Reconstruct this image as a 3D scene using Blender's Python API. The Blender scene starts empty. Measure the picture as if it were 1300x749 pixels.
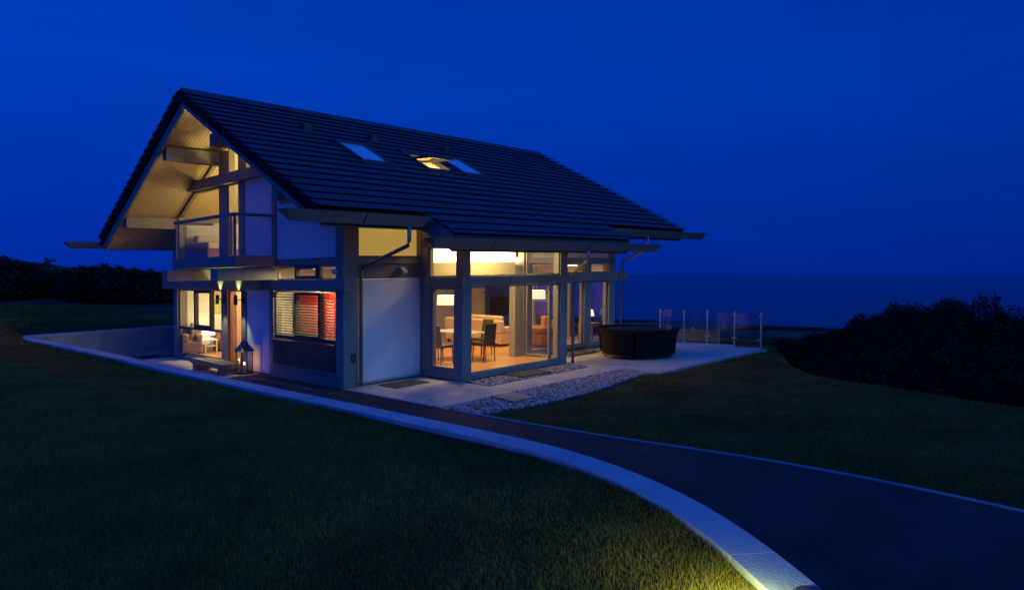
import bpy, math, random
import numpy as np
from mathutils import Vector, Matrix
from math import radians, sin, cos, pi, atan, hypot
S = bpy.context.scene
COL = S.collection
random.seed(7); RNG = np.random.default_rng(11)

# ------------------------------------------------------------------ camera
EYE = 2.5; FPX = 856.0
roll, pitch = radians(0.42), atan(27.2/FPX)
fw = Vector((0, cos(pitch), -sin(pitch))); u0 = Vector((0, sin(pitch), cos(pitch))); r0 = Vector((1, 0, 0))
rt = r0*cos(roll)+u0*sin(roll); up = -r0*sin(roll)+u0*cos(roll)
cam_d = bpy.data.cameras.new("camera"); cam = bpy.data.objects.new("camera", cam_d); COL.objects.link(cam)
M = Matrix((rt, up, -fw)).transposed().to_4x4(); M.translation = Vector((0, 0, EYE)); cam.matrix_world = M
cam_d.sensor_width = 36; cam_d.lens = FPX/1300*36; cam_d.clip_start = .05; cam_d.clip_end = 200000
S.camera = cam

# ------------------------------------------------------------------ dusk sky
world = bpy.data.worlds.new("World"); S.world = world; world.use_nodes = True
nt = world.node_tree; nt.nodes.clear()
wo = nt.nodes.new('ShaderNodeOutputWorld'); bg = nt.nodes.new('ShaderNodeBackground')
tc = nt.nodes.new('ShaderNodeTexCoord'); sp = nt.nodes.new('ShaderNodeSeparateXYZ')
rp = nt.nodes.new('ShaderNodeValToRGB')
nt.links.new(tc.outputs['Generated'], sp.inputs[0])
ns = nt.nodes.new('ShaderNodeTexNoise'); ns.inputs['Scale'].default_value = 2.2; ns.inputs['Detail'].default_value = 4
mp = nt.nodes.new('ShaderNodeMapping'); mp.inputs['Scale'].default_value = (1, 1, 5)
nt.links.new(tc.outputs['Generated'], mp.inputs[0]); nt.links.new(mp.outputs[0], ns.inputs['Vector'])
ma = nt.nodes.new('ShaderNodeMath'); ma.operation = 'MULTIPLY_ADD'; ma.inputs[1].default_value = .05; 
nt.links.new(ns.outputs['Fac'], ma.inputs[0]); nt.links.new(sp.outputs['Z'], ma.inputs[2])
nt.links.new(ma.outputs[0], rp.inputs[0])
e = rp.color_ramp.elements
SKY = [(0.0, (.0, .012, .19)), (.03, (.0, .019, .29)), (.12, (.0, .026, .34)), (.28, (.0, .040, .42)), (.44, (.0, .034, .37)), (.56, (.0, .060, .62)), (1.0, (.0, .055, .54))]
e[0].position = SKY[0][0]; e[0].color = (*SKY[0][1], 1); e[1].position = 1.0; e[1].color = (*SKY[-1][1], 1)
for p_, c_ in SKY[1:-1]:
    q_ = e.new(p_); q_.color = (*c_, 1)
nt.links.new(rp.outputs[0], bg.inputs[0])
mst = nt.nodes.new('ShaderNodeMath'); mst.operation = 'MULTIPLY_ADD'; mst.inputs[1].default_value = -.26; mst.inputs[2].default_value = 1.02   # the afterglow fades round the horizon
my = nt.nodes.new('ShaderNodeMath'); my.operation = 'MULTIPLY'; my.inputs[1].default_value = -.95; my.use_clamp = True
nt.links.new(sp.outputs['Y'], my.inputs[0]); ms2 = nt.nodes.new('ShaderNodeMath'); ms2.operation = 'ADD'; nt.links.new(my.outputs[0], ms2.inputs[1])
nt.links.new(sp.outputs['X'], mst.inputs[0]); nt.links.new(mst.outputs[0], ms2.inputs[0]); n2 = nt.nodes.new('ShaderNodeTexNoise'); n2.inputs['Scale'].default_value = 3.1; n2.inputs['Detail'].default_value = 5; n2.inputs['Roughness'].default_value = .6   # thin streaky cloud
mp2 = nt.nodes.new('ShaderNodeMapping'); mp2.inputs['Scale'].default_value = (1, 1, 6); mp2.inputs['Rotation'].default_value = (0, .25, 0); nt.links.new(tc.outputs['Generated'], mp2.inputs[0]); nt.links.new(mp2.outputs[0], n2.inputs['Vector'])
m3 = nt.nodes.new('ShaderNodeMath'); m3.operation = 'MULTIPLY_ADD'; m3.inputs[1].default_value = .30; m3.inputs[2].default_value = .85; nt.links.new(n2.outputs['Fac'], m3.inputs[0])
m4 = nt.nodes.new('ShaderNodeMath'); m4.operation = 'MULTIPLY'; nt.links.new(ms2.outputs[0], m4.inputs[0]); nt.links.new(m3.outputs[0], m4.inputs[1]); nt.links.new(m4.outputs[0], bg.inputs[1])
nt.links.new(bg.outputs[0], wo.inputs[0])
# last afterglow of the set sun, over the sea to the right
sd = bpy.data.lights.new("dusk_afterglow", 'SUN'); sd.energy = .46; sd.angle = radians(50); sd.color = (.15, .60, .98)
so = bpy.data.objects.new("dusk_afterglow", sd); COL.objects.link(so)
so.rotation_euler = Vector((-.80, .45, -.42)).to_track_quat('-Z', 'Y').to_euler()
S.view_settings.view_transform = 'Standard'; S.view_settings.look = 'None'; S.view_settings.exposure = 0.0; S.view_settings.gamma = 1.0
S.render.engine = 'CYCLES'; S.cycles.use_denoising = True; S.cycles.max_bounces = 8; S.cycles.transparent_max_bounces = 16
S.cycles.sample_clamp_indirect = 2.0; S.cycles.caustics_reflective = False; S.cycles.caustics_refractive = False
S.cycles.transmission_bounces = 6; S.cycles.diffuse_bounces = 4

# ------------------------------------------------------------------ house frame (a: along the gable, b: along the ridge, z up)
P0 = Vector((-3.61203, 14.36799, 0)); AX = Vector((-.73296, .68027, -.01625)); BX = Vector((.67986, .73334, .01978))
def W(a, b, z): return P0 + AX*a + BX*b + Vector((0, 0, z))
_d = AX.x*BX.y-AX.y*BX.x
def ab(x, y):
    dx, dy = x-P0.x, y-P0.y
    return ((dx*BX.y-dy*BX.x)/_d, (AX.x*dy-AX.y*dx)/_d)
def gz(x, y):                    # the levelled ground round the house
    a, b = ab(x, y); a = np.clip(a, -14, 14); b = np.clip(b, -9, 14)
    return a*AX.z+b*BX.z
ray = lambda px, py: fw + rt*((px-650)/FPX) - up*((py-374.5)/FPX)
def onz(px, py, z):              # survey helper: where the line of sight meets height z
    d = ray(px, py); t = (z-EYE)/d.z
    return (d.x*t, d.y*t)

# ------------------------------------------------------------------ materials
MATS = {}
def mat(name, col, rough=.7, metal=0, noise=None, col2=None, bump=0, bscale=None, spec=.5, emit=None, estr=0, stretch=(1, 1, 1)):
    if name in MATS: return MATS[name]
    m = bpy.data.materials.new(name); m.use_nodes = True; t = m.node_tree; bs = t.nodes['Principled BSDF']
    bs.inputs['Base Color'].default_value = (*col, 1); bs.inputs['Roughness'].default_value = rough; bs.inputs['Metallic'].default_value = metal
    bs.inputs['Specular IOR Level'].default_value = spec
    if emit: bs.inputs['Emission Color'].default_value = (*emit, 1); bs.inputs['Emission Strength'].default_value = estr
    if noise or bump:
        c = t.nodes.new('ShaderNodeTexCoord'); mpn = t.nodes.new('ShaderNodeMapping'); mpn.inputs['Scale'].default_value = stretch
        mpn.inputs['Rotation'].default_value = (0, 0, -math.atan2(BX.y, BX.x))
        t.links.new(c.outputs['Object'], mpn.inputs[0])
    if noise:
        n = t.nodes.new('ShaderNodeTexNoise'); n.inputs['Scale'].default_value = noise; n.inputs['Detail'].default_value = 6; n.inputs['Roughness'].default_value = .65
        t.links.new(mpn.outputs[0], n.inputs['Vector'])
        r = t.nodes.new('ShaderNodeValToRGB'); r.color_ramp.elements[0].position = .32; r.color_ramp.elements[1].position = .68
        r.color_ramp.elements[0].color = (*(col2 or [x*.6 for x in col]), 1); r.color_ramp.elements[1].color = (*col, 1)
        t.links.new(n.outputs['Fac'], r.inputs[0]); t.links.new(r.outputs[0], bs.inputs['Base Color'])
    if bump:
        n2 = t.nodes.new('ShaderNodeTexNoise'); n2.inputs['Scale'].default_value = bscale or 30; n2.inputs['Detail'].default_value = 5
        t.links.new(mpn.outputs[0], n2.inputs['Vector'])
        b = t.nodes.new('ShaderNodeBump'); b.inputs['Strength'].default_value = bump; b.inputs['Distance'].default_value = .03
        t.links.new(n2.outputs['Fac'], b.inputs['Height']); t.links.new(b.outputs[0], bs.inputs['Normal'])
    MATS[name] = m; return m
def glass_mat(name, tint=(.93, .96, .97), refl=1.0, frost=0.0):
    m = bpy.data.materials.new(name); m.use_nodes = True; t = m.node_tree; t.nodes.clear()
    o = t.nodes.new('ShaderNodeOutputMaterial'); tr = t.nodes.new('ShaderNodeBsdfTransparent'); gl = t.nodes.new('ShaderNodeBsdfGlossy')
    tr.inputs[0].default_value = (*tint, 1); gl.inputs['Roughness'].default_value = .02 + frost
    fr = t.nodes.new('ShaderNodeFresnel'); ge = t.nodes.new('ShaderNodeNewGeometry'); io = t.nodes.new('ShaderNodeMapRange'); io.inputs[3].default_value = 1.5; io.inputs[4].default_value = 1/1.5
    t.links.new(ge.outputs['Backfacing'], io.inputs[0]); t.links.new(io.outputs[0], fr.inputs[0])
    mu = t.nodes.new('ShaderNodeMath'); mu.operation = 'MULTIPLY'; mu.inputs[1].default_value = 1.8*refl; mu.use_clamp = True
    mx = t.nodes.new('ShaderNodeMixShader')
    t.links.new(fr.outputs[0], mu.inputs[0]); t.links.new(mu.outputs[0], mx.inputs[0]); t.links.new(tr.outputs[0], mx.inputs[1]); t.links.new(gl.outputs[0], mx.inputs[2])
    t.links.new(mx.outputs[0], o.inputs[0]); MATS[name] = m; return m
GLASS = glass_mat('window_glass'); RAILGLASS = glass_mat('rail_glass', (.86, .92, .93), .35)
TIMBER = mat('grey_stained_timber', (.26, .245, .215), .6, noise=3, col2=(.20, .19, .165), bump=.15, bscale=25, stretch=(1, 1, .3))
RENDER = mat('white_render', (.78, .78, .76), .85, noise=2.2, col2=(.70, .70, .69), bump=.12, bscale=60)
SASH = mat('dark_grey_sash', (.05, .05, .055), .4)
FRAME = mat('grey_window_frame', (.24, .22, .19), .5)
CREAM = mat('cream_wall', (.74, .66, .46), .8)
INT = mat('interior_paint', (.80, .71, .46), .85, noise=1.2, col2=(.76, .67, .42))
INTW = mat('interior_white', (.85, .80, .70), .85)
PEACH = mat('hall_paint', (.85, .62, .42), .85)
RED = mat('red_lacquer', (.40, .02, .010), .4)
GUTM = mat('zinc_gutter', (.26, .25, .24), .5, .3, noise=5, col2=(.20, .20, .20))
PIPE = mat('zinc_pipe', (.26, .26, .26), .38, .6)
STEEL = mat('brushed_steel', (.55, .55, .55), .3, 1)
BLACK = mat('black_metal', (.02, .02, .022), .45)
def mat_boards(name, c1, c2, width, axis, gap=.06, rough=.7):
    """boards: real tongue-and-groove lines along one axis of the house frame"""
    m = bpy.data.materials.new(name); m.use_nodes = True; t = m.node_tree; bs = t.nodes['Principled BSDF']; bs.inputs['Roughness'].default_value = rough
    c = t.nodes.new('ShaderNodeTexCoord'); mpn = t.nodes.new('ShaderNodeMapping'); mpn.inputs['Rotation'].default_value = (0, 0, -math.atan2(BX.y, BX.x))
    t.links.new(c.outputs['Object'], mpn.inputs[0]); s = t.nodes.new('ShaderNodeSeparateXYZ'); t.links.new(mpn.outputs[0], s.inputs[0])
    d = t.nodes.new('ShaderNodeMath'); d.operation = 'DIVIDE'; d.inputs[1].default_value = width; t.links.new(s.outputs[axis], d.inputs[0])
    f = t.nodes.new('ShaderNodeMath'); f.operation = 'FRACT'; t.links.new(d.outputs[0], f.inputs[0])
    fl = t.nodes.new('ShaderNodeMath'); fl.operation = 'FLOOR'; t.links.new(d.outputs[0], fl.inputs[0])
    wn = t.nodes.new('ShaderNodeTexWhiteNoise'); wn.noise_dimensions = '1D'; t.links.new(fl.outputs[0], wn.inputs['W'])
    mx = t.nodes.new('ShaderNodeMix'); mx.data_type = 'RGBA'; mx.inputs[6].default_value = (*c1, 1); mx.inputs[7].default_value = (*c2, 1); t.links.new(wn.outputs['Value'], mx.inputs[0])
    g = t.nodes.new('ShaderNodeMath'); g.operation = 'LESS_THAN'; g.inputs[1].default_value = gap; t.links.new(f.outputs[0], g.inputs[0])
    m2 = t.nodes.new('ShaderNodeMix'); m2.data_type = 'RGBA'; t.links.new(g.outputs[0], m2.inputs[0]); t.links.new(mx.outputs[2], m2.inputs[6]); m2.inputs[7].default_value = (*[x*.35 for x in c1], 1)
    t.links.new(m2.outputs[2], bs.inputs['Base Color']); MATS[name] = m; return m
SOFFIT = mat_boards('soffit_boards', (.62, .49, .29), (.56, .44, .26), .095, 0, .12)
WOODFLOOR = mat_boards('oak_floor', (.62, .31, .09), (.52, .25, .065), .14, 1, .03, .30)

# ------------------------------------------------------------------ mesh helpers
def link(o, parent=None):
    COL.objects.link(o)
    if parent: o.parent = parent
    return o
def tag(o, label=None, cat=None, group=None, kind=None):
    if label: o['label'] = label
    if cat: o['category'] = cat
    if group: o['group'] = group
    if kind: o['kind'] = kind
    return o
def empty(name, loc, label=None, cat=None, group=None):
    o = bpy.data.objects.new(name, None); o.location = loc; o.empty_display_size = .2; link(o)
    return tag(o, label, cat, group)
def origin_of(o):
    v = Vector((0, 0, 0))
    while o is not None: v += o.location; o = o.parent
    return v
class MB:
    def __init__(s): s.v = []; s.f = []
    def quad(s, *p): n = len(s.v); s.v += [Vector(q) for q in p]; s.f.append(tuple(range(n, n+len(p)))); return s
    def hexa(s, p):  # 8 points: 4 bottom, 4 top
        n = len(s.v); s.v += [Vector(q) for q in p]
        s.f += [(n+3, n+2, n+1, n), (n+4, n+5, n+6, n+7), (n, n+1, n+5, n+4), (n+1, n+2, n+6, n+5), (n+2, n+3, n+7, n+6), (n+3, n, n+4, n+7)]; return s
    def box(s, a0, a1, b0, b1, z0, z1, T=W):
        return s.hexa([T(a0, b0, z0), T(a1, b0, z0), T(a1, b1, z0), T(a0, b1, z0), T(a0, b0, z1), T(a1, b0, z1), T(a1, b1, z1), T(a0, b1, z1)])
    def prism(s, poly, f0, f1):  # poly: list of 2d, f0/f1 map 2d->3d
        n = len(s.v); k = len(poly); s.v += [Vector(f0(*p)) for p in poly]+[Vector(f1(*p)) for p in poly]
        s.f.append(tuple(range(n+k-1, n-1, -1))); s.f.append(tuple(range(n+k, n+2*k)))
        for i in range(k): j = (i+1) % k; s.f.append((n+i, n+j, n+k+j, n+k+i))
        return s
    def tube(s, pts, r, seg=10, caps=True):
        pts = [Vector(p) for p in pts]; rs = r if isinstance(r, (list, tuple)) else [r]*len(pts); n = len(s.v)
        for i, p in enumerate(pts):
            d = (pts[min(i+1, len(pts)-1)]-pts[max(i-1, 0)]).normalized()
            q = d.orthogonal() if abs(d.z) < .9 else Vector((1, 0, 0)); x = (q-d*q.dot(d)).normalized()
            if i and abs(d.z) < .9: x = (Vector((0, 0, 1))-d*d.z).normalized()
            elif abs(d.z) < .9: x = (Vector((0, 0, 1))-d*d.z).normalized()
            y = d.cross(x)
            for k in range(seg): an = 2*pi*k/seg; s.v.append(p+(x*cos(an)+y*sin(an))*rs[i])
        for i in range(len(pts)-1):
            for k in range(seg): s.f.append((n+i*seg+k, n+i*seg+(k+1) % seg, n+(i+1)*seg+(k+1) % seg, n+(i+1)*seg+k))
        if caps: s.f.append(tuple(range(n+seg-1, n-1, -1))); s.f.append(tuple(n+(len(pts)-1)*seg+k for k in range(seg)))
        return s
    def lathe(s, prof, c, seg=24):  # prof [(r,z)], c centre
        n = len(s.v); c = Vector(c)
        for r, z in prof:
            for k in range(seg): an = 2*pi*k/seg; s.v.append(c+Vector((r*cos(an), r*sin(an), z)))
        for i in range(len(prof)-1):
            for k in range(seg): s.f.append((n+i*seg+k, n+i*seg+(k+1) % seg, n+(i+1)*seg+(k+1) % seg, n+(i+1)*seg+k))
        return s
    def build(s, name, m, parent=None, smooth=False, bevel=0, label=None, cat=None, group=None, kind=None, origin=None):
        me = bpy.data.meshes.new(name)
        if parent is not None: off = origin_of(parent)
        elif origin is not None: off = Vector(origin)
        else:
            off = Vector((0, 0, 0))
        me.from_pydata([v-off for v in s.v], [], s.f); me.materials.append(m)
        if smooth: me.polygons.foreach_set('use_smooth', [True]*len(me.polygons))
        me.update(); o = bpy.data.objects.new(name, me); link(o, parent)
        if parent is None and origin is not None: o.location = off
        if bevel:
            bv = o.modifiers.new('bevel', 'BEVEL'); bv.width = bevel; bv.segments = 2; bv.limit_method = 'ANGLE'
        return tag(o, label, cat, group, kind)
def npmesh(name, V, F, m, parent=None, smooth=False, **kw):
    me = bpy.data.meshes.new(name); V = np.asarray(V, np.float32); F = np.asarray(F, np.int32); k = F.shape[1]
    if parent is not None: V = V-np.array(origin_of(parent), np.float32)
    me.vertices.add(len(V)); me.vertices.foreach_set('co', V.ravel()); me.loops.add(F.size); me.loops.foreach_set('vertex_index', F.ravel())
    me.polygons.add(len(F)); me.polygons.foreach_set('loop_start', np.arange(0, F.size, k, dtype=np.int32)); me.polygons.foreach_set('loop_total', np.full(len(F), k, np.int32))
    if smooth: me.polygons.foreach_set('use_smooth', np.ones(len(F), bool))
    me.materials.append(m); me.update(calc_edges=True); o = bpy.data.objects.new(name, me); link(o, parent); return tag(o, **kw)
def area(name, loc, size, power, col, target=None, shape='RECTANGLE', sy=None, spread=None, parent=None):
    l = bpy.data.lights.new(name, 'AREA'); l.shape = shape; l.size = size; l.size_y = sy or size; l.energy = power; l.color = col
    if spread: l.spread = spread
    o = bpy.data.objects.new(name, l); link(o, parent); o.location = Vector(loc)-(origin_of(parent) if parent else Vector())
    d = (Vector(target)-Vector(loc)) if target is not None else Vector((0, 0, -1))
    o.rotation_euler = d.to_track_quat('-Z', 'Y').to_euler(); return o
def point(name, loc, power, col, r=.05, parent=None):
    l = bpy.data.lights.new(name, 'POINT'); l.energy = power; l.color = col; l.shadow_soft_size = r
    o = bpy.data.objects.new(name, l); link(o, parent); o.location = Vector(loc)-(origin_of(parent) if parent else Vector()); return o
WARM = (1, .72, .28); WARMW = (1, .80, .46)

# ================================================================== GROUND
def smooth(x, a, b): t = np.clip((x-a)/(b-a), 0, 1); return t*t*(3-2*t)
EY = [-40, -5, 7, 12.1, 14.4, 15.6, 18, 21.9, 26]; EXX = [26, 14.0, 10.0, 8.35, 7.1, 6.75, 7.0, 7.7, 7.2]
def shore(x): return 705-.62*x          # where the land ends
def terrain(x, y):
    a, b = ab(x, y)
    base = gz(x, y)
    D = np.maximum(x-np.interp(y, EY, EXX), (b-12.7))
    fall = np.where(D > 0, .62*np.minimum(D, 5)*smooth(D, -.5, .7)+.118*np.maximum(D-5, 0), 0)
    zr = np.maximum(base-.03-fall, -39.0+.35*np.sin(x/37.)*np.cos(y/53.))
    # left: level lawn, a rough bank, then a hill
    zl = .52+.25*smooth(y, 34, 44)+(smooth(y, 50, 150)*(1-.6*smooth(y, 150, 400)))*(1.75+150*(np.interp(650+856*x/np.maximum(y, 5), [-200, 0, 60, 105, 220, 400], [12, 13.6, 8.0, 0.4, -10, -30]))/856)
    zl = zl-.62*smooth(y, 15, 10)*0
    w = smooth(x/np.maximum(y, 5), -.50, -.36)
    # inside the retaining walls the ground is the forecourt level
    z = zl*(1-w)+zr*w
    inside = smooth(a, -4.7, -4.0)*smooth(a, 11.95, 11.5)*smooth(b, -4.2, -3.9)*smooth(b, 14, 13)
    z = z*(1-inside)+(base-.05)*inside
    z = np.where((x < 6) & (y < 16) & (b < -1.9), base-.05, z)
    z = np.where(y > shore(x), -46.0, z)
    return z
xs = np.concatenate([-np.geomspace(900, 30, 40), np.arange(-29, 30, .5), np.geomspace(30, 1500, 60)])
ys = np.concatenate([np.linspace(-40, 3, 16), np.arange(3.5, 46, .5), np.geomspace(46, 1400, 110)])
XX, YY = np.meshgrid(xs, ys); ZZ = terrain(XX, YY)
ZZ += np.where((YY > 3), 0.012*np.sin(XX*2.1+np.cos(YY*1.7)*2)+.01*np.sin(YY*2.7+XX), 0)*(ZZ > -3)
nx, ny = len(xs), len(ys); V = np.stack([XX.ravel(), YY.ravel(), ZZ.ravel()], 1)
I = (np.arange(ny-1)[:, None]*nx+np.arange(nx-1)[None, :]).ravel(); F = np.stack([I, I+1, I+nx+1, I+nx], 1)
def ground_material():
    m = bpy.data.materials.new('grassland'); m.use_nodes = True; t = m.node_tree; bs = t.nodes['Principled BSDF']; bs.inputs['Roughness'].default_value = 1.0; bs.inputs['Specular IOR Level'].default_value = 0.0
    c = t.nodes.new('ShaderNodeTexCoord'); s = t.nodes.new('ShaderNodeSeparateXYZ'); t.links.new(c.outputs['Object'], s.inputs[0])
    def noise(sc, det=5, src=c.outputs['Object']):
        n = t.nodes.new('ShaderNodeTexNoise'); n.inputs['Scale'].default_value = sc; n.inputs['Detail'].default_value = det; t.links.new(src, n.inputs['Vector']); return n
    def ramp(src, els):
        r = t.nodes.new('ShaderNodeValToRGB'); r.color_ramp.elements[0].position, r.color_ramp.elements[1].position = els[0][0], els[-1][0]
        r.color_ramp.elements[0].color = (*els[0][1], 1); r.color_ramp.elements[1].color = (*els[-1][1], 1)
        for p, q in els[1:-1]: r.color_ramp.elements.new(p).color = (*q, 1)
        t.links.new(src, r.inputs[0]); return r
    mp1 = t.nodes.new('ShaderNodeMapping'); mp1.inputs['Scale'].default_value = (.55, 1.6, 1); mp1.inputs['Rotation'].default_value = (0, 0, .35); t.links.new(c.outputs['Object'], mp1.inputs[0])
    lawn = ramp(noise(.9, 8, mp1.outputs[0]).outputs['Fac'], [(.3, (.09, .045, .014)), (.5, (.14, .066, .020)), (.72, (.22, .105, .036))])
    vo = t.nodes.new('ShaderNodeTexVoronoi'); vo.inputs['Scale'].default_value = .016; mp2 = t.nodes.new('ShaderNodeMapping'); mp2.inputs['Scale'].default_value = (.5, 1.8, 0); t.links.new(c.outputs['Object'], mp2.inputs[0]); t.links.new(mp2.outputs[0], vo.inputs['Vector'])
    sc = t.nodes.new('ShaderNodeSeparateColor'); t.links.new(vo.outputs['Color'], sc.inputs[0])
    field = ramp(sc.outputs[0], [(.0, (.012, .02, .012)), (.45, (.02, .035, .02)), (.50, (.10, .07, .07)), (.8, (.17, .12, .12)), (1, (.04, .05, .03))])
    field.color_ramp.interpolation = 'CONSTANT'
    rough = ramp(noise(.5, 8).outputs['Fac'], [(.35, (.03, .035, .02)), (.65, (.10, .09, .06))])
    def mixby(src, lo, hi, A, B):
        mr = t.nodes.new('ShaderNodeMapRange'); mr.inputs[1].default_value = lo; mr.inputs[2].default_value = hi; t.links.new(src, mr.inputs[0])
        mx = t.nodes.new('ShaderNodeMix'); mx.data_type = 'RGBA'; t.links.new(mr.outputs[0], mx.inputs[0]); t.links.new(A, mx.inputs[6]); t.links.new(B, mx.inputs[7]); return mx.outputs[2]
    a1 = mixby(s.outputs['Y'], 31, 35, lawn.outputs[0], rough.outputs[0])
    a2 = mixby(s.outputs['Z'], -8, -34, a1, field.outputs[0])
    t.links.new(a2, bs.inputs['Base Color'])
    b = t.nodes.new('ShaderNodeBump'); b.inputs['Strength'].default_value = .5; b.inputs['Distance'].default_value = .04; t.links.new(noise(38, 4).outputs['Fac'], b.inputs['Height']); t.links.new(b.outputs[0], bs.inputs['Normal'])
    return m
GRASSM = ground_material()
npmesh('hillside_ground', V, F, GRASSM, smooth=True, kind='structure')
# sea
SEA = mat('sea_water', (.002, .012, .055), .28, spec=.35, bump=.6, bscale=.05)
MB().quad((-60000, 300, -40), (60000, 300, -40), (60000, 120000, -40), (-60000, 120000, -40)).build('sea', SEA, kind='structure')

# ---- retaining wall of the front lawn (surveyed at the top of its coping)
WT = .60
inner_px = [(30.8, 426.9), (82.7, 436.5), (173, 454.8), (250, 472.1), (293.5, 480.4), (364.6, 495.8), (422.3, 506.5), (480, 518.3), (536.9, 530.2), (623.5, 547.9), (690, 560.8), (766.9, 581.9), (843.8, 612.7), (880, 628.6), (931.7, 657), (983.4, 695.8), (1048.8, 749)]
outer_px = [(45, 432.5), (115.4, 448), (192.3, 465.6), (250, 478.7), (306.9, 490.9), (383.8, 507.5), (460, 524), (527.3, 538), (594.6, 552.3), (652.3, 566), (690, 575.2), (728.5, 587.7), (786.2, 609.5), (863, 650), (914.5, 688.9), (948.9, 719.9), (976.5, 749)]
inn = [onz(*p, WT) for p in inner_px]
# smooth plan curve through the inner edge, constant coping width
def resample(P, n):
    P = np.array(P); d = np.r_[0, np.cumsum(np.hypot(*np.diff(P, axis=0).T))]
    s = np.linspace(0, d[-1], n); x = np.interp(s, d, P[:, 0]); y = np.interp(s, d, P[:, 1])
    for _ in range(6):
        x[1:-1] = (x[:-2]+2*x[1:-1]+x[2:])/4; y[1:-1] = (y[:-2]+2*y[1:-1]+y[2:])/4
    return np.stack([x, y], 1)
inn += [(inn[-1][0]+.06, inn[-1][1]-.9), (inn[-1][0]+.05, inn[-1][1]-2.5), (inn[-1][0]-.4, inn[-1][1]-6), (inn[-1][0]-1.5, inn[-1][1]-12)]
IN = resample(inn, 90)
tg = np.gradient(IN, axis=0); tg /= np.hypot(*tg.T)[:, None]; nrm = np.stack([tg[:, 1], -tg[:, 0]], 1)  # pointing right of travel
if nrm[10] @ np.array([-1, -1]) < 0: nrm = -nrm
wd = np.interp(np.arange(len(IN)), [0, 4, 60, 75], [.26, .31, .335, .34])[:, None]
OUT = IN+nrm*wd
CONC = mat('concrete_wall', (.36, .36, .35), .9, noise=1.6, col2=(.20, .20, .20), bump=.3, bscale=14)
COPE = mat('pale_stone_coping', (.40, .42, .45), .85, noise=1.7, col2=(.28, .30, .325), bump=.15, bscale=40)
rw = empty('retaining_wall', (float(IN[45][0]), float(IN[45][1]), 0), 'long low garden retaining wall with pale stone coping curving along the drive', 'wall')
body = MB()
for i in range(len(IN)-1):
    p = [IN[i], IN[i+1], OUT[i+1], OUT[i]]; c = sum(p)/4
    q = [c+(k-c)*1 for k in p]
    q = [IN[i]+nrm[i]*.03, IN[i+1]+nrm[i+1]*.03, OUT[i+1]-nrm[i+1]*.03, OUT[i]-nrm[i]*.03]
    body.hexa([(k[0], k[1], -.6) for k in q]+[(k[0], k[1], WT-.06) for k in q])
body.build('wall_body', CONC, rw)
cop = MB()
dcum = np.r_[0, np.cumsum(np.hypot(*np.diff(IN, axis=0).T))]
s = 0.0; k = 0
while s < dcum[-1]-.3:                                   # coping stones with open joints
    s1 = min(s+(.9 if k % 2 else 1.0), dcum[-1]); m_ = 4
    f_ = lambda arr, t: np.array([np.interp(t, dcum, arr[:, 0]), np.interp(t, dcum, arr[:, 1])])
    sub = np.linspace(s+.007, s1-.007, m_)
    for j in range(m_-1):
        q = [f_(IN, sub[j]), f_(IN, sub[j+1]), f_(OUT, sub[j+1]), f_(OUT, sub[j])]
        cop.hexa([(w[0], w[1], WT-.06) for w in q]+[(w[0], w[1], WT) for w in q])
    s = s1; k += 1
cop.build('coping', COPE, rw)
# side retaining wall running back past the house
ca, cb = ab(*IN[0])
sw = empty('side_retaining_wall', W(ca, 0, 0), 'bare concrete retaining wall running back left of the house', 'wall')
MB().box(ca+.03, ca+.33, cb+.1, 15, -.5, .79).box(ca+.33, ca+1.0, cb+.1, 15, -.5, .62).build('wall_body', CONC, sw)
MB().box(ca, ca+.38, cb+.02, 15, .79, .85).build('coping', COPE, sw)
MB().box(ca-.35, ca+.03, cb+.8, 15, -.2, .10).build('footing_ledge', COPE, sw)

# ---- front lawn: ruled from the wall back to the left
# two directions: beyond the corner the lawn carries on
OUTL = OUT+nrm*(-.035)
n_s = 70; rows = []
far0, far1 = np.array([-36., 25.]), np.array([-30., -16.])
for i in range(len(OUTL)):
    t = i/(len(OUTL)-1); Q = far0*(1-t)+far1*t
    sv = np.linspace(0, 1, n_s)**1.6
    rows.append(OUTL[i][None, :]*(1-sv[:, None])+Q[None, :]*sv[:, None])
R = np.array(rows)
def lawn_z(x, y, dist):
    edge = .525                 # drops a little below the coping towards the camera
    return edge+.07*smooth(dist, 0, 2.5)*smooth(y, 4, 12)+.55*smooth(-x+.35*(y-19), 12.6, 15.4)*smooth(y, 8, 16)+.012*np.sin(x*1.9)+.012*np.sin(y*2.3+x)
dist = np.hypot(R[:, :, 0]-R[:, :1, 0], R[:, :, 1]-R[:, :1, 1])
Z = lawn_z(R[:, :, 0], R[:, :, 1], dist)
ni = len(OUTL); V = np.stack([R[:, :, 0].ravel(), R[:, :, 1].ravel(), Z.ravel()], 1)
I = (np.arange(ni-1)[:, None]*n_s+np.arange(n_s-1)[None, :]).ravel(); F = np.stack([I, I+n_s, I+n_s+1, I+1], 1)
npmesh('front_lawn', V, F, GRASSM, smooth=True, kind='structure')

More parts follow.
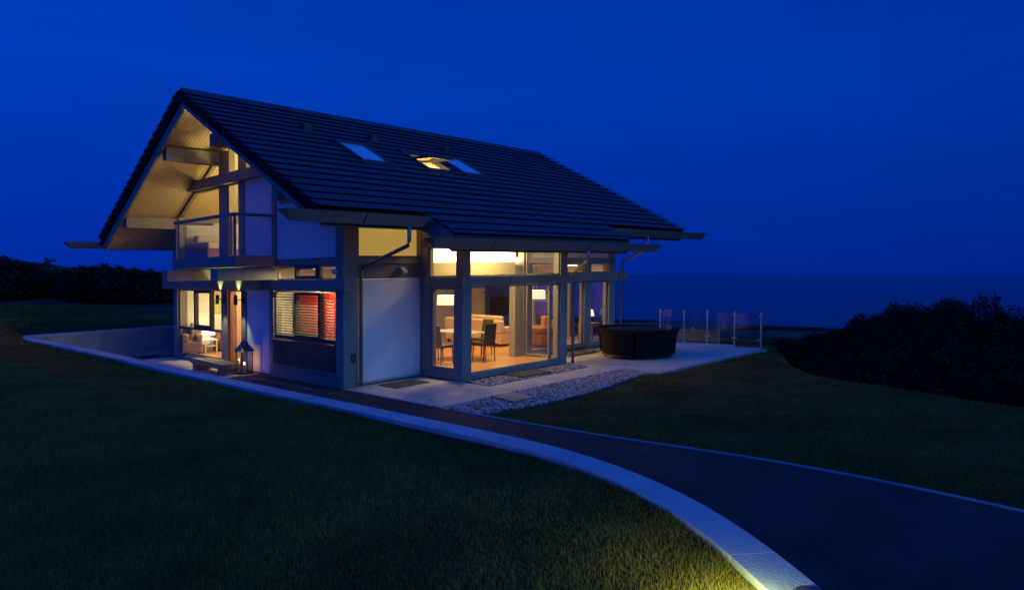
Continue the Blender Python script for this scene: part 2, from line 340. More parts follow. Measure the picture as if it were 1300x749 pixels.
# ---- drive
far_px = [(563.8, 519.8), (602.3, 526.5), (671.5, 538.3), (766.9, 554), (843.8, 565.5), (940, 579), (1000, 588.5), (1138.5, 615), (1253.9, 638.8), (1300, 649.2)]
far = [W(9.0, 0.0, 0).xy, W(4, 0, 0).xy, W(0, -.08, 0).xy, W(-3.0, -.02, 0).xy]
def ong(px, py):
    z = 0
    for _ in range(6): x, y = onz(px, py, z); z = float(gz(x, y))
    return (x, y)
far = [tuple(p) for p in far]+[ong(*p) for p in far_px]
far += [(far[-1][0]+1.2, far[-1][1]-1.8), (far[-1][0]+2.2, far[-1][1]-4), (far[-1][0]+2.6, far[-1][1]-9)]
FAR = resample(far, 90)
ASPH = mat('asphalt', (.056, .052, .050), .9, noise=1.3, col2=(.026, .026, .028), bump=.9, bscale=75, spec=.2)
INN2 = IN+nrm*.1
FAR[0] = np.array(W(10.5, .0, 0).xy)
sv = np.linspace(0, 1, 14); V = []
for i in range(90):
    for t in sv:
        p = INN2[i]*(1-t)+FAR[i]*t; V.append((p[0], p[1], float(gz(*p))))
I = (np.arange(89)[:, None]*14+np.arange(13)[None, :]).ravel(); F = np.stack([I, I+1, I+15, I+14], 1)
npmesh('drive', V, F, ASPH, kind='structure')
ed = MB(); ins = W(-3.5, 0, 0)
for i in range(89):
    a_, b_ = ab(*FAR[i])
    if a_ > -3.45: continue
    p, q = FAR[i], FAR[i+1]; d = (q-p)/np.hypot(*(q-p)); n = np.array([-d[1], d[0]])*.012
    ed.hexa([(*(p-n), float(gz(*p))-.05), (*(q-n), float(gz(*q))-.05), (*(q+n), float(gz(*q))-.05), (*(p+n), float(gz(*p))-.05), (*(p-n), float(gz(*p))+.022), (*(q-n), float(gz(*q))+.022), (*(q+n), float(gz(*q))+.022), (*(p+n), float(gz(*p))+.022)])
ed.build('drive_edging', COPE, kind='structure')

# ---- patio paving (laid slabs) and gravel beds
PAVE = mat('sandstone_paving', (.50, .46, .40), .8, noise=2.5, col2=(.33, .31, .265), bump=.15, bscale=25)
pv = MB()
def slab_rows(a0, a1, b0, b1, z=.004, da=.6, db=.9, skip=lambda a, b: False):
    na = max(1, round((a1-a0)/da)); nb = max(1, round((b1-b0)/db)); wa, wb = (a1-a0)/na, (b1-b0)/nb
    for i in range(na):
        for j in range(nb+1):
            o = (i % 2)*wb/2; x0 = max(b0+j*wb-o, b0); x1 = min(b0+(j+1)*wb-o, b1)
            if x1-x0 < .05 or skip(a0+(i+.5)*wa, (x0+x1)/2): continue
            pv.box(a0+i*wa+.004, a0+(i+1)*wa-.004, x0+.004, x1-.004, z-.03, z+random.uniform(0, .003))
pave_poly = [(-.1, 0), (-3.36, 0), (-3.15, 1.2), (-3.15, 5.4), (-4.2, 5.9), (-4.4, 11.7), (9.4, 12.4), (9.4, 10.2), (.0, 10.2)]
def gravel_zone(a, b):
    return (-2.30 < a < -1.45 and 2.2 < b < 5.75)
# joint bed under the slabs
MB().prism([(-.02, .0), (-3.36, 0), (-3.2, 1.2), (-3.16, 5.5), (-4.24, 5.9), (-4.40, 11.75), (3, 12.35), (3, 9), (.0, 9)], lambda a, b: W(a, b, -.06), lambda a, b: W(a, b, -.012)).build('paving_bed', mat('mortar', (.25, .24, .22), .9), kind='structure')
slab_rows(-3.16, -.02, 0, 2.15); slab_rows(-3.16, -2.32, 2.15, 5.75); slab_rows(-3.16, -.0, 5.75, 10.2); slab_rows(-4.2, -3.17, 6.0, 11.9); slab_rows(-3.16, 2.9, 10.21, 12.3)
slab_rows(-2.31, -1.46, 5.2, 5.74) if False else None
pv.build('patio', PAVE, kind='structure')
# entrance path slabs
pe = MB(); 
for i in range(6):
    for j in range(3): pe.box(3.7+i*.95, 3.7+(i+.99)*.95, -1.6+j*.53, -1.6+(j+.985)*.53, -.03, .006)
pe.build('entrance_path', PAVE, kind='structure')
MB().box(-.3, 11, -1.9, 0, -.05, .001).build('forecourt', mat('dark_forecourt', (.035, .034, .036), .9, bump=.3, bscale=90), kind='structure')

def gravel(name, poly, n, seed, z0=.0, smin=.014, smax=.040, **kw):
    rng = np.random.default_rng(seed); P = np.array(poly); lo, hi = P.min(0), P.max(0); pts = []
    while len(pts) < n:
        q = rng.uniform(lo, hi); c = False
        for i in range(len(P)):
            (x1, y1), (x2, y2) = P[i], P[i-1]
            if (y1 > q[1]) != (y2 > q[1]) and q[0] < (x2-x1)*(q[1]-y1)/(y2-y1)+x1: c = not c
        if c: pts.append(q)
    import bmesh
    bm = bmesh.new(); bmesh.ops.create_icosphere(bm, subdivisions=1, radius=1); bv = np.array([v.co[:] for v in bm.verts]); bf = np.array([[v.index for v in f.verts] for f in bm.faces]); bm.free()
    Vs, Fs = [], []
    for i, (a, b) in enumerate(pts):
        s_ = rng.uniform(smin, smax)*np.array([1, rng.uniform(.6, 1), rng.uniform(.45, .7)]); th = rng.uniform(0, pi)
        v = bv*s_*(1+rng.uniform(-.15, .15, (len(bv), 1))); v = np.stack([v[:, 0]*cos(th)-v[:, 1]*sin(th), v[:, 0]*sin(th)+v[:, 1]*cos(th), v[:, 2]], 1)
        Vs.append(v+np.array(W(a, b, z0+rng.uniform(0, .02)))); Fs.append(bf+i*len(bv))
    return npmesh(name, np.concatenate(Vs), np.concatenate(Fs), PEB, smooth=True, kind='stuff', **kw)
PEB = bpy.data.materials.new('pebbles'); PEB.use_nodes = True; t = PEB.node_tree; bs = t.nodes['Principled BSDF']; bs.inputs['Roughness'].default_value = .65
gi = t.nodes.new('ShaderNodeNewGeometry'); rr = t.nodes.new('ShaderNodeValToRGB'); rr.color_ramp.elements[0].color = (.05, .05, .05, 1); rr.color_ramp.elements[1].color = (.46, .43, .40, 1)
t.links.new(gi.outputs['Random Per Island'], rr.inputs[0]); t.links.new(rr.outputs[0], bs.inputs['Base Color'])
GB = [(-3.36, 0.02), (-4.2, -.05), (-4.45, 1.2), (-4.45, 2.8), (-4.05, 5.5), (-3.2, 5.75), (-3.19, 2.9), (-3.2, 1.2)]
MB().prism(GB, lambda a, b: W(a, b, -.1), lambda a, b: W(a, b, -.015)).build('gravel_bed_base', mat('gravel_earth', (.06, .055, .05), .95), kind='structure')
gravel('pebble_bed', GB, 5200, 3, label='pale pebbles in a long strip between patio and lawn', cat='gravel')
gravel('pebble_strip', [(-1.52, 2.25), (-2.3, 2.1), (-2.3, 5.7), (-1.52, 5.9)], 2000, 4, label='pebbles along the foot of the glazed bay', cat='gravel')
gravel('pebble_corner', [(-.05, 7.0), (-.75, 6.9), (-.75, 8.6), (-.05, 8.9)], 800, 5, label='pebbles below the far glazed doors', cat='gravel')

# ================================================================== HOUSE
house = empty('modern_house', P0, 'timber framed glass and white gabled house with dark tiled roof and lit rooms', 'house')
AC = 4.57
soff = lambda a: 6.58-.532*abs(a-AC)
tile = lambda a: 6.97-.527*abs(a-AC)
def box(name, m, *r, parent=house, bevel=.006, label=None): return MB().box(*r).build(name, m, parent, bevel=bevel, label=label)
B1 = 10.2; WA = 9.15
# --- structure: ground slab, floors, inner walls
box('floor_slab', mat('floor_concrete', (.12, .12, .12), .9), -.0, WA, .05, B1-.02, -.3, .10)
box('floor_slab', MATS['floor_concrete'], -1.40, 0, 2.2, 5.85, -.3, .10)
box('oak_floor', WOODFLOOR, .02, WA-.1, .14, B1-.14, .10, .12, bevel=0)
box('oak_floor', WOODFLOOR, -1.36, .02, 2.25, 5.8, .10, .12, bevel=0)
box('plinth', mat('dark_plinth', (.05, .05, .055), .8), -1.44, -.04, 2.17, 5.86, -.2, .03, bevel=0)
box('intermediate_floor', INTW, .05, WA-.05, .14, 2.14, 2.62, 2.84, bevel=0); box('intermediate_floor', INTW, .56, WA-.05, 2.141, 5.95, 2.62, 2.84, bevel=0); box('intermediate_floor', INTW, .05, WA-.05, 5.951, B1-.14, 2.62, 2.84, bevel=0)
# --- front gable ground floor -------------------------------------------------
def post(a0, a1, b0, b1, z0, z1, name='post', m=TIMBER): return box(name, m, a0, a1, b0, b1, z0, z1)
post(-.06, .24, -.02, .33, 0, 4.0); post(8.88, 9.17, -.02, .28, 0, soff(9.0)-.05)
post(5.5, 5.88, -.01, .22, 0, 2.10); post(4.45, 4.70, -.01, .22, 0, 2.10); post(3.0, 3.2, -.005, .22, 0, 2.10)
box('sill_beam', TIMBER, 5.88, 8.88, -.01, .2, 0, .16); box('sill_beam', TIMBER, .24, 3.0, -.01, .2, 0, .27)
box('white_wall_panel', RENDER, 3.2, 4.45, .03, .15, 0.03, 2.10)
box('long_beam', TIMBER, -.28, 9.74, -.14, .0, 2.10, 2.35)
# cross beams carrying the balcony
box('cross_beam', TIMBER, 2.86, 3.24, -1.42, .0, 2.355, 2.64); box('cross_beam', TIMBER, 5.83, 6.15, -1.42, .0, 2.355, 2.64)
# floor band
box('floor_band', TIMBER, -.03, WA, .0, .2, 2.68, 2.82)
box('floor_band_trim', SASH, -.04, 2.9, -.012, .03, 2.812, 2.832)
def window(a0, a1, z0, z1, b=.08, fr=.05, m=FRAME, d=.07, plane='b', glass=GLASS, muntins=()):
    """frame with sash bars and a pane; plane 'b': in the gable, plane 'a': in the long side"""
    def B(mb, u0, u1, v0, v1, dd=0): 
        if plane == 'b': mb.box(u0, u1, b-d/2-dd, b+d/2+dd, v0, v1)
        else: mb.box(b-d/2-dd, b+d/2+dd, u0, u1, v0, v1)
    f = MB(); B(f, a0, a0+fr, z0, z1); B(f, a1-fr, a1, z0, z1); B(f, a0+fr, a1-fr, z0, z0+fr); B(f, a0+fr, a1-fr, z1-fr, z1)
    w = f.build('window', m, house, bevel=.004)
    g = MB()
    if plane == 'b': g.quad(W(a0+fr, b, z0+fr), W(a1-fr, b, z0+fr), W(a1-fr, b, z1-fr), W(a0+fr, b, z1-fr))
    else: g.quad(W(b, a0+fr, z0+fr), W(b, a1-fr, z0+fr), W(b, a1-fr, z1-fr), W(b, a0+fr, z1-fr))
    g.build('pane', glass, w); return w
def casement(w, u0, u1, v0, v1, b=.06, fr=.09, plane='b', m=SASH):
    f = MB()
    for r in ((u0, u0+fr, v0, v1), (u1-fr, u1, v0, v1), (u0+fr, u1-fr, v0, v0+fr), (u0+fr, u1-fr, v1-fr, v1)):
        if plane == 'b': f.box(r[0], r[1], b-.06, b+.05, r[2], r[3])
        else: f.box(b-.06, b+.05, r[0], r[1], r[2], r[3])
    return f.build('sash', m, w, bevel=.004)
window(.22, 1.8, .14, 2.12, b=B1-.07); window(1.8, 3.4, .14, 2.12, b=B1-.07)
# window of the left room
w1 = window(5.88, 8.88, .16, 2.10); casement(w1, 6.57, 7.72, .98, 2.08)
MB().box(5.93, 8.83, -.0, .14, .92, .985).build('transom', SASH, w1, bevel=.004)
# entrance door (glazed screen)
dr = window(4.70, 5.50, .10, 2.10, fr=.05, m=mat('door_frame', (.28, .12, .04), .5)); dr.name = 'front_door'
# kitchen window with venetian blind
w2 = window(.24, 3.0, .27, 2.10); casement(w2, .90, 2.02, 1.02, 2.08)
MB().box(.29, 2.95, -.0, .14, .97, 1.03).build('transom', SASH, w2, bevel=.004)
bl = MB()
for i in range(17):
    z = 1.07+i*.0615; bl.hexa([W(.26, -.055, z), W(2.98, -.055, z), W(2.98, -.02, z+.014), W(.26, -.02, z+.014), W(.26, -.055, z+.004), W(2.98, -.055, z+.004), W(2.98, -.02, z+.018), W(.26, -.02, z+.018)])
bl.build('blind', mat('blind_slats', (.045, .042, .038), .6, .0), house)
bl = MB()
for i in range(11):
    z = .33+i*.0585; bl.hexa([W(.26, -.058, z), W(2.98, -.058, z), W(2.98, -.02, z+.03), W(.26, -.02, z+.03), W(.26, -.058, z+.004), W(2.98, -.058, z+.004), W(2.98, -.02, z+.034), W(.26, -.02, z+.034)])
bl.build('blind', mat('closed_blind_slats', (.16, .14, .12), .4, .4), house, label='lower blind with its dark slats closed')
MB().box(.26, 2.98, -.06, -.02, .285, .315).build('blind_bottom_rail', FRAME, house)
MB().box(.32, 2.93, .10, .13, .31, .97).build('closed_panel', mat('dark_panel', (.03, .03, .035), .6), house)
# clerestory over the long beam
for (x0, x1) in ((.24, 1.0), (2.02, 2.86), (3.24, 4.5), (4.5, 5.83), (6.15, 8.88)): window(x0, x1, 2.35, 2.68, fr=.025)
wc = window(1.0, 2.02, 2.35, 2.68, fr=.02); casement(wc, 1.02, 2.0, 2.365, 2.665, fr=.075)
# --- upper gable ------------------------------------------------------------
def gable_poly(name, m, pts, b0, b1, parent=house, label=None):
    return MB().prism(pts, lambda a, z: W(a, b0, z), lambda a, z: W(a, b1, z)).build(name, m, parent, label=label)
gable_poly('white_wall_panel', RENDER, [(.24, 2.83), (2.87, 2.83), (2.87, 4.15), (.24, 4.15)], .03, .15)
gable_poly('white_wall_panel', RENDER, [(2.75, 4.15), (2.87, 4.15), (2.87, soff(2.87)), (2.75, soff(2.75))], .03, .15)
gable_poly('white_wall_panel', RENDER, [(3.06, 2.83), (4.52, 2.83), (4.52, 4.90), (3.06, 4.90)], .03, .15)
post(2.87, 3.06, -.01, .2, 2.83, soff(2.87)); post(4.52, 4.83, -.012, .22, 2.83, soff(4.7)-.02); post(5.5, 5.98, -.012, .22, 2.83, soff(5.98)-.02)
# small gable window hard under the soffit
gw = MB().prism([(.9, 4.15), (2.75, 4.15), (2.75, 4.22), (.9, 4.22)], lambda a, z: W(a, .03, z), lambda a, z: W(a, .12, z)).build('gable_window', FRAME, house)
MB().box(2.68, 2.75, .03, .12, 4.22, soff(2.72)).build('jamb', FRAME, gw)
MB().quad(W(.9, .08, 4.22), W(2.68, .08, 4.22), W(2.68, .08, soff(2.68)), W(.9, .08, soff(.9))).build('pane', GLASS, gw)
box('collar_beam', TIMBER, 1.45, 7.70, -.16, -.02, 4.90, 5.17)
def glaz(pts, frw=.06):
    """a glazed field with a frame all round, any polygon in the gable plane"""
    f = MB(); c = Vector((sum(p[0] for p in pts)/len(pts), sum(p[1] for p in pts)/len(pts)))
    n = len(pts); P = [Vector(p) for p in pts]; ins_ = []
    ar = sum(P[i].x*P[(i+1) % n].y-P[(i+1) % n].x*P[i].y for i in range(n)); sg = 1 if ar > 0 else -1
    for i in range(n):
        d0 = (P[i]-P[i-1]).normalized(); d1 = (P[(i+1) % n]-P[i]).normalized(); n0 = Vector((-d0.y, d0.x))*sg; n1 = Vector((-d1.y, d1.x))*sg
        m_ = (n0+n1).normalized(); ins_.append(P[i]+m_*(frw/max(.3, m_.dot(n0))))
    for i in range(n):
        j = (i+1) % n; f.prism([P[i], P[j], ins_[j], ins_[i]], lambda a, z: W(a, .03, z), lambda a, z: W(a, .13, z))
    w = f.build('gable_window', FRAME, house); MB().quad(*[W(p.x, .08, p.y) for p in ins_]).build('pane', GLASS, w); return w
glaz([(5.98, 2.84), (8.86, 2.84), (8.86, soff(8.86)-.01), (5.98, soff(5.98)-.01)])
glaz([(4.83, 2.84), (5.5, 2.84), (5.5, soff(5.5)-.01), (4.83, soff(4.83)-.01)])
glaz([(3.06, 4.91), (4.52, 4.91), (4.52, soff(4.52)-.01), (3.06, soff(3.06)-.01)])
# frames inside the upper glazing (door to the balcony)
MB().box(5.98, 8.86, .02, .14, 4.86, 4.93).build('transom', FRAME, house); MB().box(4.83, 5.5, .02, .14, 4.86, 4.93).build('transom', FRAME, house)
# --- balcony
bal = MB().box(2.9, 6.62, -1.0, -.0, 2.68, 2.94).build('balcony', TIMBER, house, bevel=.008)
hr = MB().box(2.88, 6.42, -1.03, -.93, 3.86, 3.93).box(2.88, 2.98, -.93, .0, 3.86, 3.93).box(6.32, 6.42, -.93, 0, 3.86, 3.93)
hr.build('handrail', TIMBER, bal, bevel=.006)
for p in ((2.93, -.98), (6.34, -.98)): MB().box(p[0]-.025, p[0]+.025, p[1]-.025, p[1]+.025, 2.94, 3.86).build('railing_post', FRAME, bal)
MB().box(3.12, 3.16, -.99, -.96, 2.97, 3.86).build('railing_post', FRAME, bal)
MB().quad(W(3.17, -.975, 2.97), W(6.3, -.975, 2.97), W(6.3, -.975, 3.85), W(3.17, -.975, 3.85)).build('glass_panel', RAILGLASS, bal)
MB().quad(W(2.93, -.93, 2.97), W(2.93, -.05, 2.97), W(2.93, -.05, 3.85), W(2.93, -.93, 3.85)).build('glass_panel', RAILGLASS, bal)
# --- side and back walls (mostly out of sight)
ws = MB().prism([(0, .05), (.0, 4.15)], lambda a, z: W(a, 0, z), lambda a, z: W(a, 0, z)) if False else None
box('rear_wall', RENDER, WA-.13, WA, .28, B1, 0, soff(9.1)-.02)
gable_poly('rear_gable_wall', RENDER, [(.22, 2.12), (3.4, 2.12), (3.4, 0.04), (WA-.13, 0.04), (WA-.13, soff(WA-.13)-.03), (AC, soff(AC)-.03), (.22, soff(.22)-.03)], B1-.13, B1-.01)
rear_window_at = (.22, 3.4)
# --- long side, a = 0
box('white_wall_panel', RENDER, .0, .12, .40, 2.12, .04, 2.34)
box('plinth', MATS['dark_plinth'], .02, .12, .33, 2.15, -.1, .04, bevel=0)
box('grey_wall_band', mat('grey_board', (.17, .16, .15), .7), .02, .14, .33, 2.15, 2.345, 2.68)
box('floor_band', TIMBER, -.03, .17, .33, 2.15, 2.68, 2.81); box('floor_band_trim', SASH, -.036, .03, .0, 2.15, 2.812, 2.832)
box('post', TIMBER, -.02, .16, .20, .40, 2.83, 4.0)
# cream upper wall, spilled light put in as glow behind an added window
GLOWWALL = mat('glowing_cream_wall', (.66, .52, .22), .9, emit=(1, .60, .12), estr=.42)
wu = window(.40, 2.15, 2.83, 4.05, b=.10, plane='a', fr=.03); MB().box(.15, .16, .43, 2.12, 2.86, 4.02).build('glowing_wall_panel', GLOWWALL, wu)
# bay --------------------------------------------------------------------
FA = -1.45
box('post', TIMBER, FA-.02, FA+.26, 2.13, 2.40, .0, 2.14)
box('post', TIMBER, FA, FA+.24, 2.15, 2.38, 2.35, 3.02)
box('sill_beam', TIMBER, FA+.26, -.02, 2.15, 2.30, .03, .22); box('sill_beam', TIMBER, FA-.0, FA+.16, 2.40, 5.60, .03, .15)
box('bay_beam', TIMBER, FA+.0, .05, 2.10, 2.30, 2.14, 2.35); box('bay_beam', TIMBER, FA-.05, FA+.15, 2.10, 5.95, 2.14, 2.352)
box('post', TIMBER, FA-.01, FA+.24, 5.60, 5.88, .0, 3.02)
box('post', TIMBER, -.34, -.0, 2.14, 2.32, .22, 2.14, ); box('post', TIMBER, -.26, -.0, 2.14, 2.32, 2.35, 3.25)
ws1 = window(-1.19, -.34, .22, 2.13, b=2.22, fr=.04); casement(ws1, -1.19, -.36, .24, 2.12, b=2.22, fr=.055, m=FRAME)
window(FA+.24, -.26, 2.355, 3.05, b=2.22, fr=.03)
wb = window(2.40, 5.24, .15, 2.13, b=FA+.07, plane='a', fr=.035); MB().box(FA+.03, FA+.12, 3.98, 4.05, .16, 2.12).build('meeting_stile', FRAME, wb) if False else None
wb2 = window(5.24, 5.60, .15, 2.13, b=FA+.07, plane='a', fr=.05)
window(2.38, 5.60, 2.355, 3.0, b=FA+.07, plane='a', fr=.03)
# return side of the bay
window(FA+.24, -.1, .15, 2.13, b=5.80, fr=.05); window(FA+.24, -.1, 2.355, 3.05, b=5.80, fr=.03); box('bay_beam', TIMBER, FA+.15, .05, 5.72, 5.90, 2.14, 2.35); box('post', TIMBER, .0, .22, 5.44, 5.76, 0.12, 2.62); box('post', TIMBER, -.02, .2, 5.765, 6.13, 0, 3.3)
# far section
box('long_beam', TIMBER, -.08, .08, 5.95, 10.85, 2.12, 2.37); box('floor_beam', TIMBER, -.02, .16, 5.95, 10.15, 2.66, 2.83)
box('post', TIMBER, -.02, .22, 9.86, 10.2, 0, 4.0); box('post', TIMBER, -.01, .2, 8.58, 8.92, 0.0, 2.66)
box('sill_beam', TIMBER, -.0, .18, 5.95, 8.58, .0, .16); box('sill_beam', TIMBER, -.0, .18, 8.92, 9.86, .0, .16)
for (x0, x1) in ((5.95, 8.58), (8.92, 9.86)):
    window(x0, x1, .16, 2.12, b=.09, plane='a', fr=.06); window(x0, x1, 2.37, 2.66, b=.09, plane='a', fr=.03)
box('white_wall_panel', RENDER, .03, .14, 5.95, 9.86, 2.83, 4.0)

# --- roof ---------------------------------------------------------------------
TILE = mat('dark_roof_tiles', (.082, .068, .118), .85, noise=2.3, col2=(.045, .040, .066), bump=.35, bscale=22, spec=.25)
GAUGE = .327; RF0, RF1 = -1.50, 11.67
HOLES = [(2.50, 3.58, 1.20, 1.96), (2.50, 3.58, 3.20, 3.96), (2.50, 3.58, 4.45, 5.21)]
def courses(side, d0, d1, b0, b1, n0):
    mb = MB(); d = d0; i = n0
    sgn = -1 if side == 'R' else 1
    while d < d1-.05:
        e1 = min(d+GAUGE, d1); segs = [(b0, b1)]
        if side == 'R':
            for (h0, h1, hb0, hb1) in HOLES:
                if h0 < (d+e1)/2 < h1:
                    ns_ = []
                    for s0, s1 in segs:
                        if hb0 > s0 and hb1 < s1: ns_ += [(s0, hb0), (hb1, s1)]
                        else: ns_.append((s0, s1))
                    segs = ns_
        zt = lambda dd: 6.97-.527*dd
        for s0, s1 in segs:
            u, l = d, e1+.05; A = lambda dd: AC+sgn*dd
            th = .040
            pts = [W(A(u), s0, zt(u)-.045), W(A(u), s1, zt(u)-.045), W(A(l), s1, zt(l)+.034), W(A(l), s0, zt(l)+.034),
                   W(A(u), s0, zt(u)-.010), W(A(u), s1, zt(u)-.010), W(A(l), s1, zt(l)+.058), W(A(l), s0, zt(l)+.058)]
            if sgn > 0: pts = [pts[k] for k in (1, 0, 3, 2, 5, 4, 7, 6)]
            mb.hexa(pts)
        d = e1; i += 1
    return mb
mbR = courses('R', 0.04, 6.22, RF0-.09, RF1+.09, 0); ext = courses('R', 6.25, 7.10, .88, 7.28, 19)
n = len(mbR.v); mbR.v += ext.v; mbR.f += [tuple(k+n for k in f) for f in ext.f]
roof = mbR.build('roof', TILE, house, label='right roof slope with rows of dark tiles')
rl = courses('L', 0.04, 6.22, RF0-.09, RF1+.09, 0).build('roof', TILE, house)
rg = MB()
nb = 34
for i in range(nb):
    x0 = RF0-.02+i*(RF1-RF0+.04)/nb; x1 = x0+(RF1-RF0+.04)/nb+.03
    pr = [(-.14, -.075), (-.09, .0), (0, .035), (.09, 0), (.14, -.075)]
    rg.prism(pr, lambda a, z: W(AC+a, x0, 6.985+z), lambda a, z: W(AC+a*.96, x1, 6.975+z))
rg.build('ridge_tiles', TILE, house)
# deck and boarded soffit on both slopes
def slope_slab(side, d0, d1, b0, b1, dz0, dz1):
    s_ = -1 if side == 'R' else 1; mb = MB(); A = lambda d: AC+s_*d; zf = lambda d: 6.58-.532*d
    return mb.hexa([W(A(d0), b0, zf(d0)+dz0), W(A(d0), b1, zf(d0)+dz0), W(A(d1), b1, zf(d1)+dz0), W(A(d1), b0, zf(d1)+dz0), W(A(d0), b0, zf(d0)+dz1), W(A(d0), b1, zf(d0)+dz1), W(A(d1), b1, zf(d1)+dz1), W(A(d1), b0, zf(d1)+dz1)])
slope_slab('L', .0, 6.10, RF0+.06, RF1-.06, 0, .04).build('soffit', SOFFIT, house)
# right soffit leaves the open skylight clear
rs = MB()
for (d0, d1, x0, x1) in ((0, 2.5, RF0+.06, RF1-.06), (2.5, 3.58, RF0+.06, 3.2), (2.5, 3.58, 3.96, RF1-.06), (3.58, 6.10, RF0+.06, RF1-.06), (6.1, 6.98, .95, 7.2)):
    q = slope_slab('R', d0, d1, x0, x1, 0, .04); n = len(rs.v); rs.v += q.v; rs.f += [tuple(k+n for k in f) for f in q.f]
rs.build('soffit', SOFFIT, house)
ul_ = MB(); zu = lambda d: 6.97-.527*d
for (s_, d0, d1, x0, x1) in ((-1, 0, 2.5, RF0, RF1), (-1, 2.5, 3.58, RF0, 3.2), (-1, 2.5, 3.58, 3.96, RF1), (-1, 3.58, 6.2, RF0, RF1), (-1, 6.2, 7.02, .96, 7.2), (1, 0, 6.2, RF0, RF1)):
    ul_.hexa([W(AC+s_*d0, x0, zu(d0)-.10), W(AC+s_*d0, x1, zu(d0)-.10), W(AC+s_*d1, x1, zu(d1)-.10), W(AC+s_*d1, x0, zu(d1)-.10), W(AC+s_*d0, x0, zu(d0)-.065), W(AC+s_*d0, x1, zu(d0)-.065), W(AC+s_*d1, x1, zu(d1)-.065), W(AC+s_*d1, x0, zu(d1)-.065)])
ul_.build('roof_underlay', mat('black_underlay', (.01, .01, .012), .9, spec=.1), house)
# bargeboards
for nm, (s_, b0, b1) in {'LF': (1, RF0-.0, RF0+.055), 'RF': (-1, RF0, RF0+.055), 'LB': (1, RF1-.055, RF1), 'RB': (-1, RF1-.055, RF1)}.items():
    zb = 6.42 if nm[0] == 'L' else 6.56
    MB().prism([(0, zb), (5.80, zb-.527*5.80), (6.08, 6.70-.527*6.08), (6.08, 6.80-.527*6.08), (0, 6.80)], lambda a, z: W(AC+s_*a, b0, z), lambda a, z: W(AC+s_*a, b1, z)).build('bargeboard', TIMBER, house)
    bo = -.05 if 'F' in nm else .05
    MB().prism([(0, 6.70), (6.16, 6.70-.527*6.16), (6.16, 6.94-.527*6.16), (0, 6.94)], lambda a, z: W(AC+s_*a, b0+bo, z), lambda a, z: W(AC+s_*a, b1+bo, z)).build('verge_board', mat('dark_verge', (.012, .012, .014), .8, spec=.1), house)
# side bargeboards of the bay roof
for b0 in (.90, 7.20):
    MB().prism([(6.0, 6.56-.527*6.0), (6.75, 6.56-.527*6.75), (7.02, 6.68-.527*7.02), (7.02, 6.93-.527*7.02), (6.0, 6.93-.527*6.0)], lambda a, z: W(AC-a, b0, z), lambda a, z: W(AC-a, b0+.06, z)).build('bargeboard', TIMBER, house)
# eaves boards
box('eaves_board', SASH, AC-6.16, AC-6.06, RF0+.06, .88, 3.36, 3.66); box('eaves_board', SASH, AC-6.16, AC-6.06, 7.28, RF1-.06, 3.36, 3.66)
box('eaves_board', SASH, AC-7.06, AC-6.97, .96, 7.2, 2.92, 3.2); box('eaves_board', SASH, AC+6.08, AC+6.16, RF0+.06, RF1-.06, 3.33, 3.64)
# purlins running out to the bargeboards
for a0, z0, z1 in ((5.86, 5.46, 5.80), (8.86, 3.90, 4.22), (3.02, 5.44, 5.72), (.10, 3.95, 4.15)):
    box('purlin', TIMBER, a0, a0+.26, -1.40, .02, z0, z1)
box('ridge_purlin', TIMBER, AC-.13, AC+.13, .16, 10, 6.18, 6.50)
# box gutters with cut ends
def gutter(ai, s_, b0, b1, zt, nose=.34):
    """V shaped zinc trough; ai inner top edge, s_ outward sign; ends cut back below"""
    prof = [(0, 0), (.34, 0), (.15, -.20)]; g = MB()
    cut = [0, 0, .22]
    n_ = len(g.v)
    for bb, sg in ((b0, 1), (b1, -1)):
        for (a, z), c in zip(prof, cut): g.v.append(W(ai+s_*a, bb+sg*c*.8, zt+z))
    g.f += [(0, 1, 2), (5, 4, 3), (0, 3, 4, 1), (1, 4, 5, 2), (2, 5, 3, 0)]
    o = g.build('gutter', GUTM, house)
    nn = int((b1-b0)/1.9)
    for i in range(1, nn+1):
        bb = b0+i*(b1-b0)/(nn+1); q = MB()
        q.hexa([W(ai+s_*.345, bb, zt-.002), W(ai+s_*.345, bb+.025, zt-.002), W(ai+s_*.155, bb+.045, zt-.205), W(ai+s_*.155, bb+.02, zt-.205), W(ai+s_*.35, bb, zt), W(ai+s_*.35, bb+.025, zt), W(ai+s_*.16, bb+.045, zt-.207), W(ai+s_*.16, bb+.02, zt-.207)])
        q.build('seam_cover', SASH, o)
    return o
gutter(-1.72, -1, -2.42, .80, 3.575); gutter(-1.72, -1, 7.36, 12.55, 3.575)
gutter(-2.68, -1, -.02, 8.05, 3.10); gutter(AC*2+1.72, 1, -2.42, 12.55, 3.57)
# downpipes
def pipe(pts): return MB().tube([W(*p) for p in pts], .042, 12).build('downpipe', PIPE, house, smooth=True)
pipe([(-1.88, .30, 3.42), (-1.88, .30, 3.08), (-1.82, .31, 3.0), (-.22, .37, 2.60), (-.14, .37, 2.52), (-.14, .37, .02)])
pipe([(-2.84, 4.9, 2.93), (-2.84, 4.9, 2.74), (-2.80, 4.94, 2.68), (-1.62, 5.98, 2.40), (-1.56, 6.0, 2.30), (-1.56, 6.0, 0.02)])
pipe([(-1.88, 9.1, 3.42), (-1.88, 9.1, 3.08), (-1.85, 9.12, 3.02), (-.24, 10.32, 2.72), (-.16, 10.34, 2.62), (-.16, 10.34, .02)])
